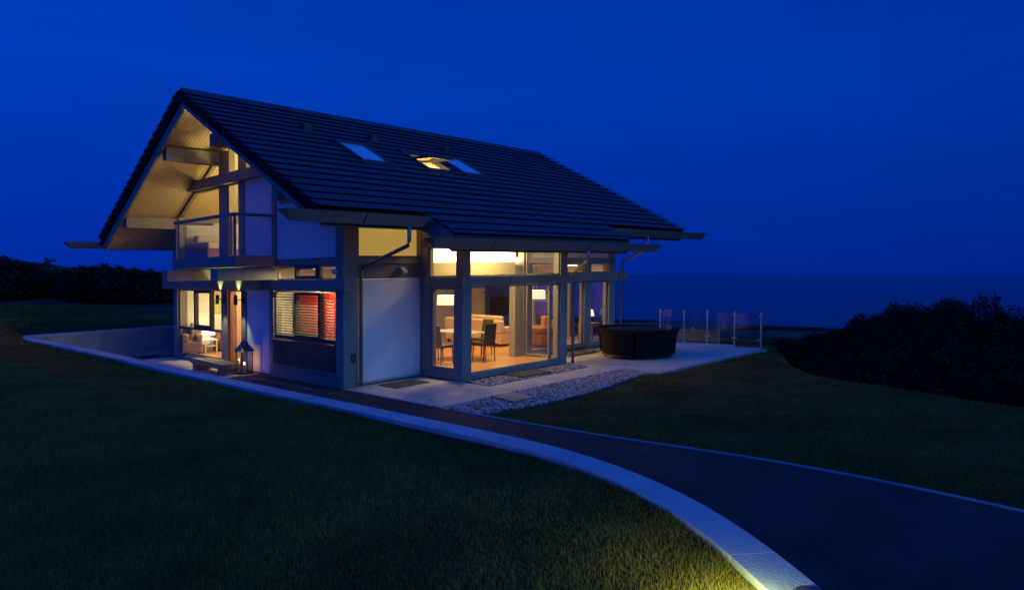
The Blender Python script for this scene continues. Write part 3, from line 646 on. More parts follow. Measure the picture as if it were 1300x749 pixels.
# skylights
for k, (h0, h1, b0, b1) in enumerate(HOLES):
    zf = lambda d, o=0: 6.97-.527*d+o
    def SB(mb, d0, d1, x0, x1, o0, o1):
        return mb.hexa([W(AC-d0, x0, zf(d0, o0)), W(AC-d0, x1, zf(d0, o0)), W(AC-d1, x1, zf(d1, o0)), W(AC-d1, x0, zf(d1, o0)), W(AC-d0, x0, zf(d0, o1)), W(AC-d0, x1, zf(d0, o1)), W(AC-d1, x1, zf(d1, o1)), W(AC-d1, x0, zf(d1, o1))])
    fr = MB(); SB(fr, h0-.08, h0+.02, b0-.08, b1+.08, -.05, .09); SB(fr, h1-.02, h1+.10, b0-.08, b1+.08, -.05, .07); SB(fr, h0, h1, b0-.08, b0+.02, -.05, .08); SB(fr, h0, h1, b1-.02, b1+.08, -.05, .08)
    sk = fr.build('skylight', BLACK, house)
    PINE = mat('pine_lining', (.78, .56, .30), .6)
    if k != 1:
        SKG = mat('skylight_glass', (.42, .50, .60), .08, spec=.9)
        p = MB(); SB(p, h0+.03, h1-.03, b0+.03, b1-.03, .045, .055); p.build('pane', SKG, sk)
        fl = MB(); SB(fl, h1+.1, h1+.16, b0-.08, b1+.30, .02, .035); fl.build('flashing', BLACK, sk)
    else:
        # centre pivot sash swung open
        dm = (h0+h1)/2; c = W(AC-dm, 0, zf(dm, .1)); ang = radians(24)
        def SR(d, x, o):
            L = (d-dm)/cos(atan(.527)); th = -atan(.527)+ang
            return W(AC-dm-L*cos(th)+o*sin(-th), x, zf(dm, .1)+L*sin(th)+o*cos(th))
        s2 = MB()
        for (d0, d1, x0, x1) in ((h0, h0+.07, b0, b1), (h1-.07, h1, b0, b1), (h0+.07, h1-.07, b0, b0+.06), (h0+.07, h1-.07, b1-.06, b1)):
            s2.hexa([SR(d0, x0, -.03), SR(d0, x1, -.03), SR(d1, x1, -.03), SR(d1, x0, -.03), SR(d0, x0, .03), SR(d0, x1, .03), SR(d1, x1, .03), SR(d1, x0, .03)])
        s2.build('sash', BLACK, sk)
        MB().quad(SR(h0+.07, b0+.06, 0), SR(h0+.07, b1-.06, 0), SR(h1-.07, b1-.06, 0), SR(h1-.07, b0+.06, 0)).build('pane', GLASS, sk)
        ln = MB(); T_ = lambda d, x, o: W(AC-d, x, zf(d)+o)
        for (p_, q_) in (((h0, b0), (h1, b0)), ((h1, b0), (h1, b1)), ((h1, b1), (h0, b1)), ((h0, b1), (h0, b0))):
            ln.quad(T_(*p_, -.38), T_(*q_, -.38), T_(*q_, .03), T_(*p_, .03))
        ln.build('lining', PINE, sk)
        area('skylight_room_lamp', W(AC-dm-.1, (b0+b1)/2, 4.75), .5, 55, WARM, target=W(AC-dm, (b0+b1)/2, 6), parent=sk)
# vents
for (a_, b_) in ((2.68, .69), (2.72, 2.69), (2.69, 5.25)):
    z_ = 6.97-.527*(AC-a_); MB().prism([(-.13, -.02), (.13, -.02), (.09, .22), (-.09, .22)], lambda x, z: W(a_-.12, b_+x, z_-.05+z), lambda x, z: W(a_+.12, b_+x*.8, z_+.02+z)).build('roof_vent', BLACK, house)

# --- interior partitions ------------------------------------------------------
box('inner_wall', INT, .14, WA-.13, 3.2, 3.32, .12, 2.62, bevel=0) if False else None
box('inner_wall', INT, 5.60, 5.70, .25, 3.4, .12, 2.62, bevel=0)          # left room / hall
box('inner_wall', INT, 5.70, WA-.13, 3.3, 3.4, .12, 2.62, bevel=0)
box('inner_wall', PEACH, 4.35, 5.60, 2.0, 2.1, .12, 2.62, bevel=0); box('inner_wall', PEACH, 4.20, 4.32, .25, 2.1, .12, 2.62, bevel=0)
box('inner_wall', PEACH, 5.52, 5.595, .25, 2.0, .12, 2.62, bevel=0)
box('inner_wall', INTW, .16, 4.20, 2.02, 2.12, .12, 2.62, bevel=0); box('inner_wall', INTW, 4.13, 4.195, .25, 2.0, .12, 2.62, bevel=0)
box('inner_wall', mat('deep_grey_wall', (.42, .40, .42), .8), 6.6, 6.7, 3.4, B1-.14, .12, 2.62, bevel=0)
box('red_cupboard', RED, 2.72, 3.62, 1.0, 1.4, .12, 2.12); box('red_cupboard', RED, 1.4, 2.12, 1.0, 1.4, .12, 2.12)
MB().box(4.10, 4.13, .30, .52, 1.35, 1.9).build('wall_picture', BLACK, house)
box('column', CREAM, 4.3, 4.55, 7.4, 7.65, .12, 2.62)
# beige bulkhead and bright cove seen through the bay clerestory
box('bulkhead', mat('ochre_bulkhead', (.54, .46, .28), .85), .0, .12, 2.3, 5.42, 2.37, 2.70, bevel=0); box('bulkhead', CREAM, .12, .56, 2.3, 5.94, 2.60, 2.64, bevel=0)
box('cove_wall', INTW, .45, .55, 2.2, 5.95, 2.64, 4.4, bevel=0)
box('cove_wall', INTW, .12, .45, 2.16, 2.2, 2.64, 4.2, bevel=0)
cl_ = area('cove_lamp', W(.27, 4.1, 2.68), 3.4, 115, WARMW, sy=.12, parent=house)
bxn = BX.normalized(); cl_.rotation_euler = Matrix((bxn, Vector((0, 0, -1)).cross(bxn)*1.0, Vector((0, 0, -1)))).transposed().to_euler()
box('bay_fascia', TIMBER, FA-.02, .0, 2.14, 2.32, 3.052, 3.34); box('bay_fascia', TIMBER, -.9, .0, 2.14, 2.32, 3.342, 3.62); box('post', TIMBER, -.02, .14, 2.125, 2.22, .0, 4.0)
box('bay_fascia', TIMBER, FA-.02, FA+.14, 2.33, 5.88, 3.02, 3.28)
bl2 = MB().box(-.95, -.55, 2.6, 5.2, 3.50, 3.52).build('ceiling_light', MATS['lamp_diffuser'] if 'lamp_diffuser' in MATS else mat('lamp_diffuser', (.9, .85, .7), .5, emit=(1, .8, .5), estr=3), house)  # unseen lamp added behind the gutter to brighten bulkhead and floor
area('bay_fill_light', W(-.75, 3.9, 3.48), .3, 105, (1, .70, .27), sy=1.5, parent=bl2)
# upper storey partitions
box('inner_wall', INT, 2.9, 3.0, .2, 4.5, 2.84, 5.4, bevel=0); box('inner_wall', INT, 3.0, WA-.13, 4.4, 4.5, 2.84, 4.3, bevel=0)
gable_poly('inner_wall', INT, [(3.0, 4.3), (WA-.5, 4.3), (AC, 6.5), (3.0, 5.7)], 4.4, 4.5)
# switches in the hall, picture in the left room
for z in (.5, 1.15, 1.30, 1.45): MB().box(4.33, 4.345, .55, .68, z, z+.1).build('switch_plate', INTW, house)

# wall lights that throw light up and down
for a_ in (5.62, 4.55):
    wl = MB().tube([W(a_, -.22, 1.72), W(a_, -.22, 1.97)], .045, 14).build('wall_light', BLACK, house, smooth=False)
    MB().box(a_-.015, a_+.015, -.19, -.05, 1.83, 1.86).build('bracket', BLACK, wl); MB().box(a_-.05, a_+.05, -.05, -.01, 1.74, 1.96).build('back_plate', BLACK, wl)
    for z, tz, pw in ((1.985, 3, 3.0), (1.705, 0, 2.2)):
        l = bpy.data.lights.new('wall_light_beam', 'SPOT'); l.energy = pw*13; l.color = (.95, 1, .36); l.spot_size = radians(70); l.spot_blend = .6; l.shadow_soft_size = .02
        o = bpy.data.objects.new('wall_light_beam', l); link(o, wl); o.location = W(a_, -.22, z)-P0; o.rotation_euler = (0, 0, 0) if tz == 0 else (pi, 0, 0)
# security sensor, camera, socket box
sn = MB().box(-.02, .02, 1.50, 1.66, 2.47, 2.60).prism([(-.02, 2.60), (-.14, 2.50), (-.13, 2.46), (-.02, 2.47)], lambda a, z: W(a, 1.52, z), lambda a, z: W(a, 1.64, z)).build('floodlight', mat('sensor_grey', (.5, .5, .48), .4), house)
cc = MB().tube([W(.12, -.05, 2.50), W(.12, -.16, 2.52)], .05, 12).build('security_camera', MATS['sensor_grey'], house, smooth=True)
MB().tube([W(3.35, -.18, 2.24), W(3.32, -.30, 2.20)], .035, 10).build('security_camera', MATS['sensor_grey'], house, smooth=True)
MB().box(-.09, -.02, .17, .27, .55, .75).build('socket_box', SASH, house, bevel=.01)

# --- interior lamps (ceiling lights of the rooms)
def ceiling_lamp(a, b, z, size, power, col=WARM, sy=None):
    f = MB().box(a-size/2, a+size/2, b-(sy or size)/2, b+(sy or size)/2, z+.003, z+.03).build('ceiling_light', mat('lamp_diffuser', (.9, .85, .7), .5, emit=(1, .8, .5), estr=3), house)
    area('room_light', W(a, b, z-.01), size, power, col, sy=sy, parent=f)
ceiling_lamp(7.3, 1.6, 2.585, .5, 120, (1, .76, .33)); ceiling_lamp(4.95, 1.1, 2.585, .3, 75, (1, .68, .34)); ceiling_lamp(1.9, .55, 2.585, .16, 105, (1, .84, .42))
ceiling_lamp(2.0, 4.2, 2.585, .6, 85, (1, .60, .22)); ceiling_lamp(2.2, 7.4, 2.585, .6, 70, (1, .62, .26)); ceiling_lamp(4.6, 6.2, 2.585, .4, 20, (1, .7, .4))
ceiling_lamp(.8, 8.9, 2.585, .3, 16, (1, .62, .26))
ul = MB().tube([W(5.6, 2.4, 4.6), W(5.6, 2.4, 4.75)], .18, 16).build('ceiling_light', MATS['lamp_diffuser'], house)
MB().tube([W(5.6, 2.4, 4.75), W(5.6, 2.4, 5.95)], .008, 6).build('cord', BLACK, ul)
point('bedroom_light', W(5.6, 2.4, 4.45), 235, WARM, .15, parent=ul)
area('gable_uplight', W(4.2, 1.2, 4.1), .5, 120, WARM, target=W(4.4, .9, 6), parent=house)

# ================================================================== FURNITURE (things of their own)
def F_(o3, rot, a, b, z0=.12):
    ax = AX.xy.normalized(); bx = BX.xy.normalized(); c_, s_ = cos(rot), sin(rot)
    base = W(a, b, z0)
    def T(u, v, z):
        uu = u*c_-v*s_; vv = u*s_+v*c_
        return base+Vector((ax.x*uu+bx.x*vv, ax.y*uu+bx.y*vv, z))
    return T
LEATHER = mat('black_leather', (.025, .025, .028), .45)
def dining_chair(a, b, rot, label):
    T = F_(None, rot, a, b); r = empty('dining_chair', T(0, 0, 0), label, 'chair', 'dark dining chairs round the glass table')
    MB().box(-.22, .22, -.22, .22, .42, .49, T).build('seat', LEATHER, r, bevel=.015)
    MB().hexa([T(-.21, .17, .49), T(.21, .17, .49), T(.21, .21, .49), T(-.21, .21, .49), T(-.20, .25, 1.0), T(.20, .25, 1.0), T(.20, .285, 1.0), T(-.20, .285, 1.0)]).build('backrest', LEATHER, r, bevel=.012)
    for x in (-.19, .19):
        for y in (-.19, .19): MB().tube([T(x, y, .43), T(x*1.06, y*1.12, 0)], [.018, .012], 8).build('leg', LEATHER, r)
    return r
dining_chair(.05, 4.30, pi*.5, 'black leather dining chair at the near right end of the glass table')
dining_chair(.62, 3.35, pi, 'black leather dining chair seen back-on through the narrow bay window')
dining_chair(1.25, 3.40, pi, 'dark dining chair behind the post of the bay window')
dining_chair(1.0, 5.15, 0, 'dark dining chair on the far side of the glass table')
T = F_(None, 0, .95, 4.25); tb = empty('dining_table', T(0, 0, 0), 'glass topped dining table under the drum pendant lamp', 'table')
MB().box(-.75, .75, -.45, .45, .735, .75, T).build('tabletop', mat('pale_table_glass', (.60, .72, .60), .12, spec=.9), tb)
for x in (-.62, .62):
    for y in (-.36, .36): MB().box(x-.03, x+.03, y-.03, y+.03, 0, .735, T).build('leg', STEEL, tb)
SHADE = mat('lit_lamp_shade', (.95, .85, .65), .8, emit=(1, .74, .38), estr=1.5)
def pendant(a, b, zc, r, h, label, power):
    c = W(a, b, zc); p = empty('pendant_lamp', c, label, 'lamp', 'drum pendant lamps over the dining area')
    MB().lathe([(r*.95, h/2), (r, -h/2)], c, 28).build('lamp_shade', SHADE, p, smooth=True)
    MB().tube([c+Vector((0, 0, h/2)), W(a, b, 2.615)], .006, 6).build('cord', BLACK, p)
    point('pendant_bulb', c, power, WARMW, .06, parent=p)
pendant(1.05, 3.90, 1.72, .27, .25, 'cream drum pendant lamp glowing in the narrow bay window', 30)
pendant(.70, 7.14, 1.75, .27, .25, 'cream drum pendant lamp glowing at the right of the wide bay window', 22)
SOFA = mat('cream_fabric', (.62, .48, .32), .9, noise=20, col2=(.56, .43, .28))
def sofa(a, b, rot, w, label, m=SOFA, name='sofa', z0=.12):
    T = F_(None, rot, a, b, z0); r = empty(name, T(0, 0, 0), label, 'sofa' if name == 'sofa' else 'armchair')
    MB().box(-w/2, w/2, -.42, .42, .08, .42, T).build('base', m, r, bevel=.04)
    MB().box(-w/2, w/2, .26, .46, .42, .82, T).build('backrest', m, r, bevel=.05)
    for s_ in (-1, 1): MB().box(min(s_*w/2, s_*(w/2-.18)), max(s_*w/2, s_*(w/2-.18)), -.42, .26, .42, .62, T).build('armrest', m, r, bevel=.04)
    k = max(1, int(w/.8))
    for i in range(k):
        x0 = -w/2+.2+i*(w-.4)/k; MB().box(x0+.02, x0+(w-.4)/k-.02, .05, .28, .44, .94, T).build('cushion', m, r, bevel=.05)
    for x in (-w/2+.1, w/2-.1):
        for y in (-.35, .35): MB().box(x-.03, x+.03, y-.03, y+.03, 0, .08, T).build('leg', BLACK, r)
sofa(3.3, 7.4, pi, 2.6, 'long cream sofa with cushions on the oak floor of the living room')
sofa(1.05, 7.75, .6, .8, 'tan leather armchair below the right pendant lamp', mat('tan_leather', (.42, .16, .05), .5), 'armchair')
DARKW = mat('sky_tint_cabinet', (.04, .07, .32), .4)  # blue put in the colour for dusk sky showing in the glazing
T = F_(None, 0, 4.6, 9.6); tv = empty('media_unit', T(0, 0, 0), 'dark media cabinet, blue of the dusk sky put in its colour, with shelves against the far living room wall', 'cabinet')
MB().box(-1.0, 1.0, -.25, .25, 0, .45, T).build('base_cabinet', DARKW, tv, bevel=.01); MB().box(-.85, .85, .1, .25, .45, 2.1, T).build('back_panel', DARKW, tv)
MB().box(-.5, .5, .0, .08, .8, 1.4, T).build('screen', mat('tv_screen', (.01, .01, .015), .1), tv, bevel=.01)
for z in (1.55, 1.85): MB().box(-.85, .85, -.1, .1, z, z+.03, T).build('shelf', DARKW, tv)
T = F_(None, 0, .65, 9.75); lt = empty('table_lamp', T(0, 0, .55), 'small lit table lamp seen through the furthest glass door', 'lamp')
MB().lathe([(.08, 0), (.08, .02), (.02, .04), (.02, .22)], T(0, 0, .62), 16).build('lamp_base', STEEL, lt, smooth=True); MB().lathe([(.10, .42), (.15, .22)], T(0, 0, .62), 20).build('lamp_shade', SHADE, lt, smooth=True)
point('lamp_bulb', T(0, 0, .95), 6, WARMW, .05, parent=lt)
st = empty('side_table', T(0, 0, 0), 'low wooden side table carrying the lamp by the furthest glass door', 'table')
MB().box(-.3, .3, -.25, .25, .58, .62, T).build('tabletop', mat('walnut', (.16, .07, .03), .4), st)
for x in (-.27, .27):
    for y in (-.22, .22): MB().box(x-.02, x+.02, y-.02, y+.02, 0, .58, T).build('leg', MATS['walnut'], st)
T = F_(None, 0, .75, 8.0); lc = empty('coffee_table', T(0, 0, 0), 'low round coffee table inside the far glass doors', 'table')
MB().lathe([(0, .42), (.38, .42), (.38, .39), (.0, .39)], T(0, 0, 0), 28).build('tabletop', MATS['walnut'], lc)
for k in range(3): MB().tube([T(.25*cos(k*2.1), .25*sin(k*2.1), .39), T(.3*cos(k*2.1), .3*sin(k*2.1), 0)], .015, 8).build('leg', BLACK, lc)
# left room
T = F_(None, 0, 8.62, .80); nl = empty('bedside_table', T(0, 0, 0), 'spindly white side table carrying the bright lamp in the left room', 'table')
MB().box(-.22, .22, -.2, .2, .38, .41, T).build('tabletop', INTW, nl); MB().box(-.2, .2, -.18, .18, .2, .22, T).build('shelf', INTW, nl)
for x in (-.19, .19):
    for y in (-.17, .17): MB().box(x-.015, x+.015, y-.015, y+.015, 0, .38, T).build('leg', INTW, nl)
bl_ = empty('table_lamp', T(0, 0, .41), 'very bright drum table lamp in the left ground floor window', 'lamp')
MB().lathe([(.06, 0), (.05, .02), (.015, .05), (.015, .14)], T(0, 0, .41), 14).build('lamp_base', STEEL, bl_, smooth=True); MB().lathe([(.17, .36), (.19, .14)], T(0, 0, .41), 22).build('lamp_shade', mat('bright_lamp_shade', (1, .95, .85), .8, emit=(1, .9, .62), estr=3.5), bl_, smooth=True)
point('lamp_bulb', T(0, 0, .66), 7, WARMW, .05, parent=bl_)
sofa(8.55, .28, -1.2, .55, 'oatmeal armchair low in the left ground floor window', mat('oatmeal_fabric', (.34, .25, .17), .9), 'armchair')
T = F_(None, pi/2, 8.72, 1.45); ds = empty('chest', T(0, 0, 0), 'low brown wooden chest beside the white side table', 'chest'); MB().box(-.35, .35, -.25, .25, .06, .55, T).build('body', mat('brown_wood', (.16, .055, .025), .45), ds, bevel=.01)
MB().box(-.38, .38, -.28, .28, .55, .58, T).build('lid', MATS['brown_wood'], ds)
for x in (-.3, .3): MB().box(x-.03, x+.03, -.2, .2, 0, .06, T).build('foot', BLACK, ds)
T = F_(None, pi, 9.018, 1.24, 1.28); pc = empty('picture', T(0, 0, 0), 'small framed green picture on the left room wall', 'picture')
MB().box(0, .02, -.17, .17, 0, .70, T).build('frame', mat('oak_frame', (.45, .30, .14), .5), pc); MB().box(.02, .024, -.13, .13, .05, .65, T).build('canvas', mat('green_canvas', (.25, .36, .05), .8, noise=5, col2=(.7, .6, .35)), pc)
# upstairs bed seen through the balcony glass
T = F_(None, pi/2, 8.15, 1.25, 2.84); bd = empty('bed', T(0, 0, 0), 'bed with pale pillows behind the balcony railing upstairs', 'bed')
MB().box(-1.0, 1.0, -.8, .8, .1, .42, T).build('base', mat('brown_wood', (.16, .055, .025), .45), bd, bevel=.02); MB().box(-.97, .97, -.77, .77, .42, .62, T).build('mattress', mat('linen', (.55, .48, .36), .9), bd, bevel=.05)
for x in (-.5, .5): MB().box(x-.32, x+.32, -.7, -.35, .62, .86, T).build('pillow', mat('pillow_linen', (.62, .54, .40), .9), bd, bevel=.08)

# ---- outdoor things by the door
OAK = mat('weathered_oak', (.30, .22, .14), .8, noise=4, col2=(.16, .11, .07), bump=.4, bscale=30, stretch=(.3, 1, 1))
T = F_(None, 0, 4.95, -.60, 0); bn = empty('sleeper_bench', T(0, 0, 0), 'low bench of heavy weathered sleepers in front of the door', 'bench')
MB().box(-.95, .95, -.22, -.01, .16, .30, T).build('seat', OAK, bn, bevel=.015); MB().box(-.95, .95, .01, .22, .16, .30, T).build('seat', OAK, bn, bevel=.015)
for x in (-.75, .75): MB().box(x-.12, x+.12, -.2, .2, 0, .16, T).build('support_block', OAK, bn, bevel=.01)
T = F_(None, .0, 3.98, -.27, 0); ln = empty('candle_lantern', T(0, 0, 0), 'tall metal lantern with a burning candle beside the white wall panel', 'lantern')
MB().box(-.15, .15, -.15, .15, 0, .04, T).build('base', BLACK, ln)
for x in (-.14, .14):
    for y in (-.14, .14): MB().box(x-.012, x+.012, y-.012, y+.012, .04, .58, T).build('corner_bar', BLACK, ln)
def sq(r, z): return [T(-r, -r, z), T(r, -r, z), T(r, r, z), T(-r, r, z)]
MB().hexa(sq(.19, .58)+sq(.07, .76)).hexa(sq(.07, .76)+sq(.055, .84)).build('roof', mat('lantern_metal', (.14, .15, .17), .35, .8), ln)
MB().tube([T(.05*cos(k), 0, .86+.05*sin(k)) for k in np.linspace(0, 2*pi, 13)], .008, 6).build('ring', BLACK, ln)
for q in ((-.14, -.14, .14, -.14), (.14, -.14, .14, .14), (.14, .14, -.14, .14), (-.14, .14, -.14, -.14)):
    MB().quad(T(q[0], q[1], .05), T(q[2], q[3], .05), T(q[2], q[3], .57), T(q[0], q[1], .57)).build('pane', GLASS, ln)
MB().lathe([(0, .04), (.045, .04), (.045, .24), (.0, .24)], T(0, 0, 0), 16).build('candle', mat('candle_wax', (.85, .75, .55), .6), ln)
MB().lathe([(.0, .245), (.012, .262), (.0, .305)], T(0, 0, 0), 10).build('flame', mat('candle_flame', (1, .5, .1), .5, emit=(1, .42, .08), estr=60), ln, smooth=True)
point('candle_glow', T(0, 0, .33), 2.4, (1, .36, .08), .02, parent=ln)
T = F_(None, .1, 4.42, -.22, 0); bx_ = empty('log_box', T(0, 0, 0), 'small open wooden box between the bench and the lantern', 'box')
for q in ((-.2, .2, -.15, -.13), (-.2, .2, .13, .15), (-.2, -.18, -.13, .13), (.18, .2, -.13, .13)): MB().box(*q, .0, .26, T).build('side_board', OAK, bx_)
MB().box(-.18, .18, -.13, .13, .0, .02, T).build('bottom_board', OAK, bx_)

# ---- mats and covers
MAT_ = mat('dark_doormat', (.05, .05, .055), .95, bump=.5, bscale=90)
def flat(name, q, m, label, cat, h=.014, group=None):
    c = sum((Vector(p) for p in q), Vector((0, 0)))/4
    MB().prism(q, lambda a, b: W(a, b, .004), lambda a, b: W(a, b, h+.004)).build(name, m, None, origin=W(c.x, c.y, 0), label=label, cat=cat, group=group, bevel=.003)
flat('doormat', [(-.22, .75), (-.92, .72), (-.86, 1.72), (-.24, 1.72)], MAT_, 'dark mat beside the big white wall panel', 'mat')
flat('doormat', [(-1.54, 3.4), (-2.2, 3.36), (-2.2, 4.34), (-1.56, 4.5)], MAT_, 'dark mat in the pebbles under the wide bay window', 'mat', h=.045)
flat('doormat', [(-.12, 7.1), (-.75, 7.0), (-.75, 8.2), (-.12, 8.3)], MAT_, 'dark mat below the far glass doors behind the bay', 'mat', h=.045)
flat('inspection_cover', [(-3.28, 1.17), (-4.02, 1.05), (-4.0, 1.66), (-3.31, 1.74)], mat('stone_cover', (.30, .25, .18), .85, noise=5), 'square stone inspection cover set in the blue pebble strip', 'cover', h=.05)
flat('drain_cover', [(-2.42, .30), (-2.55, .30), (-2.55, .52), (-2.42, .52)], BLACK, 'tiny dark drain grate in the patio slabs', 'drain', h=.004)

# ---- round rattan garden set, its four tub chairs closed round the table
def rattan_mat():
    m = bpy.data.materials.new('woven_rattan'); m.use_nodes = True; t = m.node_tree; bs = t.nodes['Principled BSDF']; bs.inputs['Roughness'].default_value = .75; bs.inputs['Specular IOR Level'].default_value = .2; bs.inputs['Base Color'].default_value = (.02, .016, .013, 1)
    c = t.nodes.new('ShaderNodeTexCoord'); w = t.nodes.new('ShaderNodeTexWave'); w.bands_direction = 'Z'; w.inputs['Scale'].default_value = 26; w.inputs['Distortion'].default_value = .4; t.links.new(c.outputs['Object'], w.inputs['Vector'])
    b = t.nodes.new('ShaderNodeBump'); b.inputs['Strength'].default_value = .8; b.inputs['Distance'].default_value = .02; t.links.new(w.outputs['Fac'], b.inputs['Height']); t.links.new(b.outputs[0], bs.inputs['Normal'])
    r = t.nodes.new('ShaderNodeValToRGB'); r.color_ramp.elements[0].color = (.008, .0065, .0055, 1); r.color_ramp.elements[1].color = (.032, .024, .018, 1); t.links.new(w.outputs['Fac'], r.inputs[0]); t.links.new(r.outputs[0], bs.inputs['Base Color'])
    return m
RAT = rattan_mat()
gc = Vector((*ong(809, 451.5), 0)); gc.z = float(gz(gc.x, gc.y)); GR = 1.13
labs = ['left one of the curved dark rattan tub chairs tucked round the garden table', 'middle dark rattan tub chair facing the lawn', 'right dark rattan tub chair towards the sea', 'rear dark rattan tub chair behind the garden table', ]
ang0 = [radians(222), radians(290), radians(352), radians(110)]
arc = [radians(31), radians(33), radians(25), radians(61)]
for k in range(4):
    tc_ = empty('rattan_chair', gc+Vector((.8*cos(ang0[k]), .8*sin(ang0[k]), 0)), labs[k], 'chair', 'rattan tub chairs closed round the table')
    N = 18; hw_ = arc[k]; body = MB(); base = 0
    prof_o = [(GR*.92, .10), (GR*.94, .30), (GR*.965, .60), (GR*1.0, .74), (GR*1.03, .785), (GR*1.025, .81)]; prof_i = [(GR*.99, .81), (GR*.95, .76), (GR*.87, .60), (GR*.84, .43)]
    prof = prof_o+prof_i
    for i in range(N+1):
        an = ang0[k]-hw_+2*hw_*i/N
        for r_, z_ in prof: body.v.append(gc+Vector((r_*cos(an), r_*sin(an), z_)))
    L = len(prof)
    for i in range(N):
        for j in range(L-1): body.f.append((i*L+j, (i+1)*L+j, (i+1)*L+j+1, i*L+j+1))
    body.f.append(tuple(range(L))); body.f.append(tuple(N*L+j for j in range(L-1, -1, -1)))
    body.build('backrest', RAT, tc_, smooth=False)
    se = MB()
    for i in range(N+1):
        an = ang0[k]-hw_+2*hw_*i/N
        for r_, z_ in ((GR*.855, .10), (GR*.855, .42), (GR*.45, .42), (GR*.45, .10)): se.v.append(gc+Vector((r_*cos(an), r_*sin(an), z_)))
    for i in range(N):
        for j in range(4): se.f.append((i*4+j, (i+1)*4+j, (i+1)*4+(j+1) % 4, i*4+(j+1) % 4))
    se.f += [(0, 1, 2, 3), (N*4+3, N*4+2, N*4+1, N*4)]
    se.build('seat', RAT, tc_)
    for an in (ang0[k]-hw_*.85, ang0[k]+hw_*.85):
        MB().tube([gc+Vector((GR*.84*cos(an), GR*.84*sin(an), .12)), gc+Vector((GR*.87*cos(an), GR*.87*sin(an), 0))], .022, 8).build('leg', BLACK, tc_)
        MB().tube([gc+Vector((GR*.5*cos(an), GR*.5*sin(an), .12)), gc+Vector((GR*.5*cos(an), GR*.5*sin(an), 0))], .022, 8).build('leg', BLACK, tc_)
gt = empty('garden_table', gc, 'round dark garden table level with the rims of the rattan chairs', 'table')
MB().lathe([(0, .76), (.90, .76), (.90, .725), (0, .725)], gc, 40).build('tabletop', mat('dark_table_top', (.015, .013, .012), .6, spec=.2), gt)
MB().lathe([(.30, .725), (.12, .70), (.12, .06), (.34, .03), (.34, 0)], gc, 24).build('pedestal', RAT, gt)

# ---- glass balustrade at the patio edge
bp = [(866, 433), (899, 436), (934, 439), (966, 443)]
P = [Vector((*ong(*p), 0)) for p in bp]; P = [Vector(W(-.49, 12.25, 0)).xy.to_3d()] + [Vector(W(-1.39, 12.25, 0)).xy.to_3d(), Vector(W(-2.25, 12.2, 0)).xy.to_3d(), Vector(W(-3.26, 12.0, 0)).xy.to_3d(), Vector(W(-4.2, 11.75, 0)).xy.to_3d()]
for p in P: p.z = float(gz(p.x, p.y))
bb = empty('glass_balustrade', P[2], 'clear glass balustrade with steel posts along the sea end of the patio', 'railing')
for i, p in enumerate(P):
    ps = MB().tube([p, p+Vector((0, 0, 1.08))], .024, 12).build('post', STEEL, bb, smooth=False)
    MB().lathe([(0, 1.10), (.03, 1.09), (.03, 1.075), (.024, 1.07)], p, 12).build('cap', STEEL, ps)
    dd = ((P[i+1]-p) if i < 4 else (p-P[i-1])).normalized()
    for z in (.26, .98):
        if i < 4: MB().tube([p+Vector((0, 0, z)), p+dd*.10+Vector((0, 0, z))], .025, 8).build('clamp', STEEL, ps)
        if i > 0: MB().tube([p+Vector((0, 0, z)), p-(p-P[i-1]).normalized()*.10+Vector((0, 0, z))], .025, 8).build('clamp', STEEL, ps)
    if i < 4:
        a_, c_ = p+dd*.06, P[i+1]-dd*.06
        MB().hexa([a_+Vector((0, 0, .12)), c_+Vector((0, 0, .12)), c_+Vector((.01, .01, .12)), a_+Vector((.01, .01, .12)), a_+Vector((0, 0, 1.05)), c_+Vector((0, 0, 1.05)), c_+Vector((.01, .01, 1.05)), a_+Vector((.01, .01, 1.05))]).build('glass_panel', RAILGLASS, bb)
# timber picket fence below the patio
PK = mat('pale_pickets', (.36, .31, .22), .8)
pf = empty('picket_fence', W(-1.4, 14.2, -.9), 'low pale picket fence on the slope beyond the glass balustrade', 'fence')
pk = MB(); 
f0, f1 = Vector((*onz(800, 433, -.75),-.95)), Vector((*onz(894, 436, -.75), -.95))
f0 = Vector(W(1.6, 15.0, -1.0)); f1 = Vector(W(-1.95, 13.6, -.85))
dF = f1-f0; nF = Vector((-dF.y, dF.x, 0)).normalized()*.012
for i in range(40):
    q = f0+dF*(i/39); e_ = dF.normalized()*.035
    pk.hexa([q-e_-nF, q+e_-nF, q+e_+nF, q-e_+nF]+[w+Vector((0, 0, 1.15)) for w in (q-e_-nF, q+e_-nF, q+e_+nF, q-e_+nF)])
pk.build('pickets', PK, pf)
for z in (.35, 1.02): MB().hexa([f0+nF+Vector((0, 0, z)), f1+nF+Vector((0, 0, z)), f1+nF*3+Vector((0, 0, z)), f0+nF*3+Vector((0, 0, z)), f0+nF+Vector((0, 0, z+.08)), f1+nF+Vector((0, 0, z+.08)), f1+nF*3+Vector((0, 0, z+.08)), f0+nF*3+Vector((0, 0, z+.08))]).build('rail', PK, pf)
for k_ in (0, .33, .66, 1): 
    q = f0+dF*k_; MB().hexa([q+Vector((x, y, -.4)) for x, y in ((-.05, -.05), (.05, -.05), (.05, .05), (-.05, .05))]+[q+Vector((x, y, 1.24)) for x, y in ((-.05, -.05), (.05, -.05), (.05, .05), (-.05, .05))]).build('post', PK, pf)

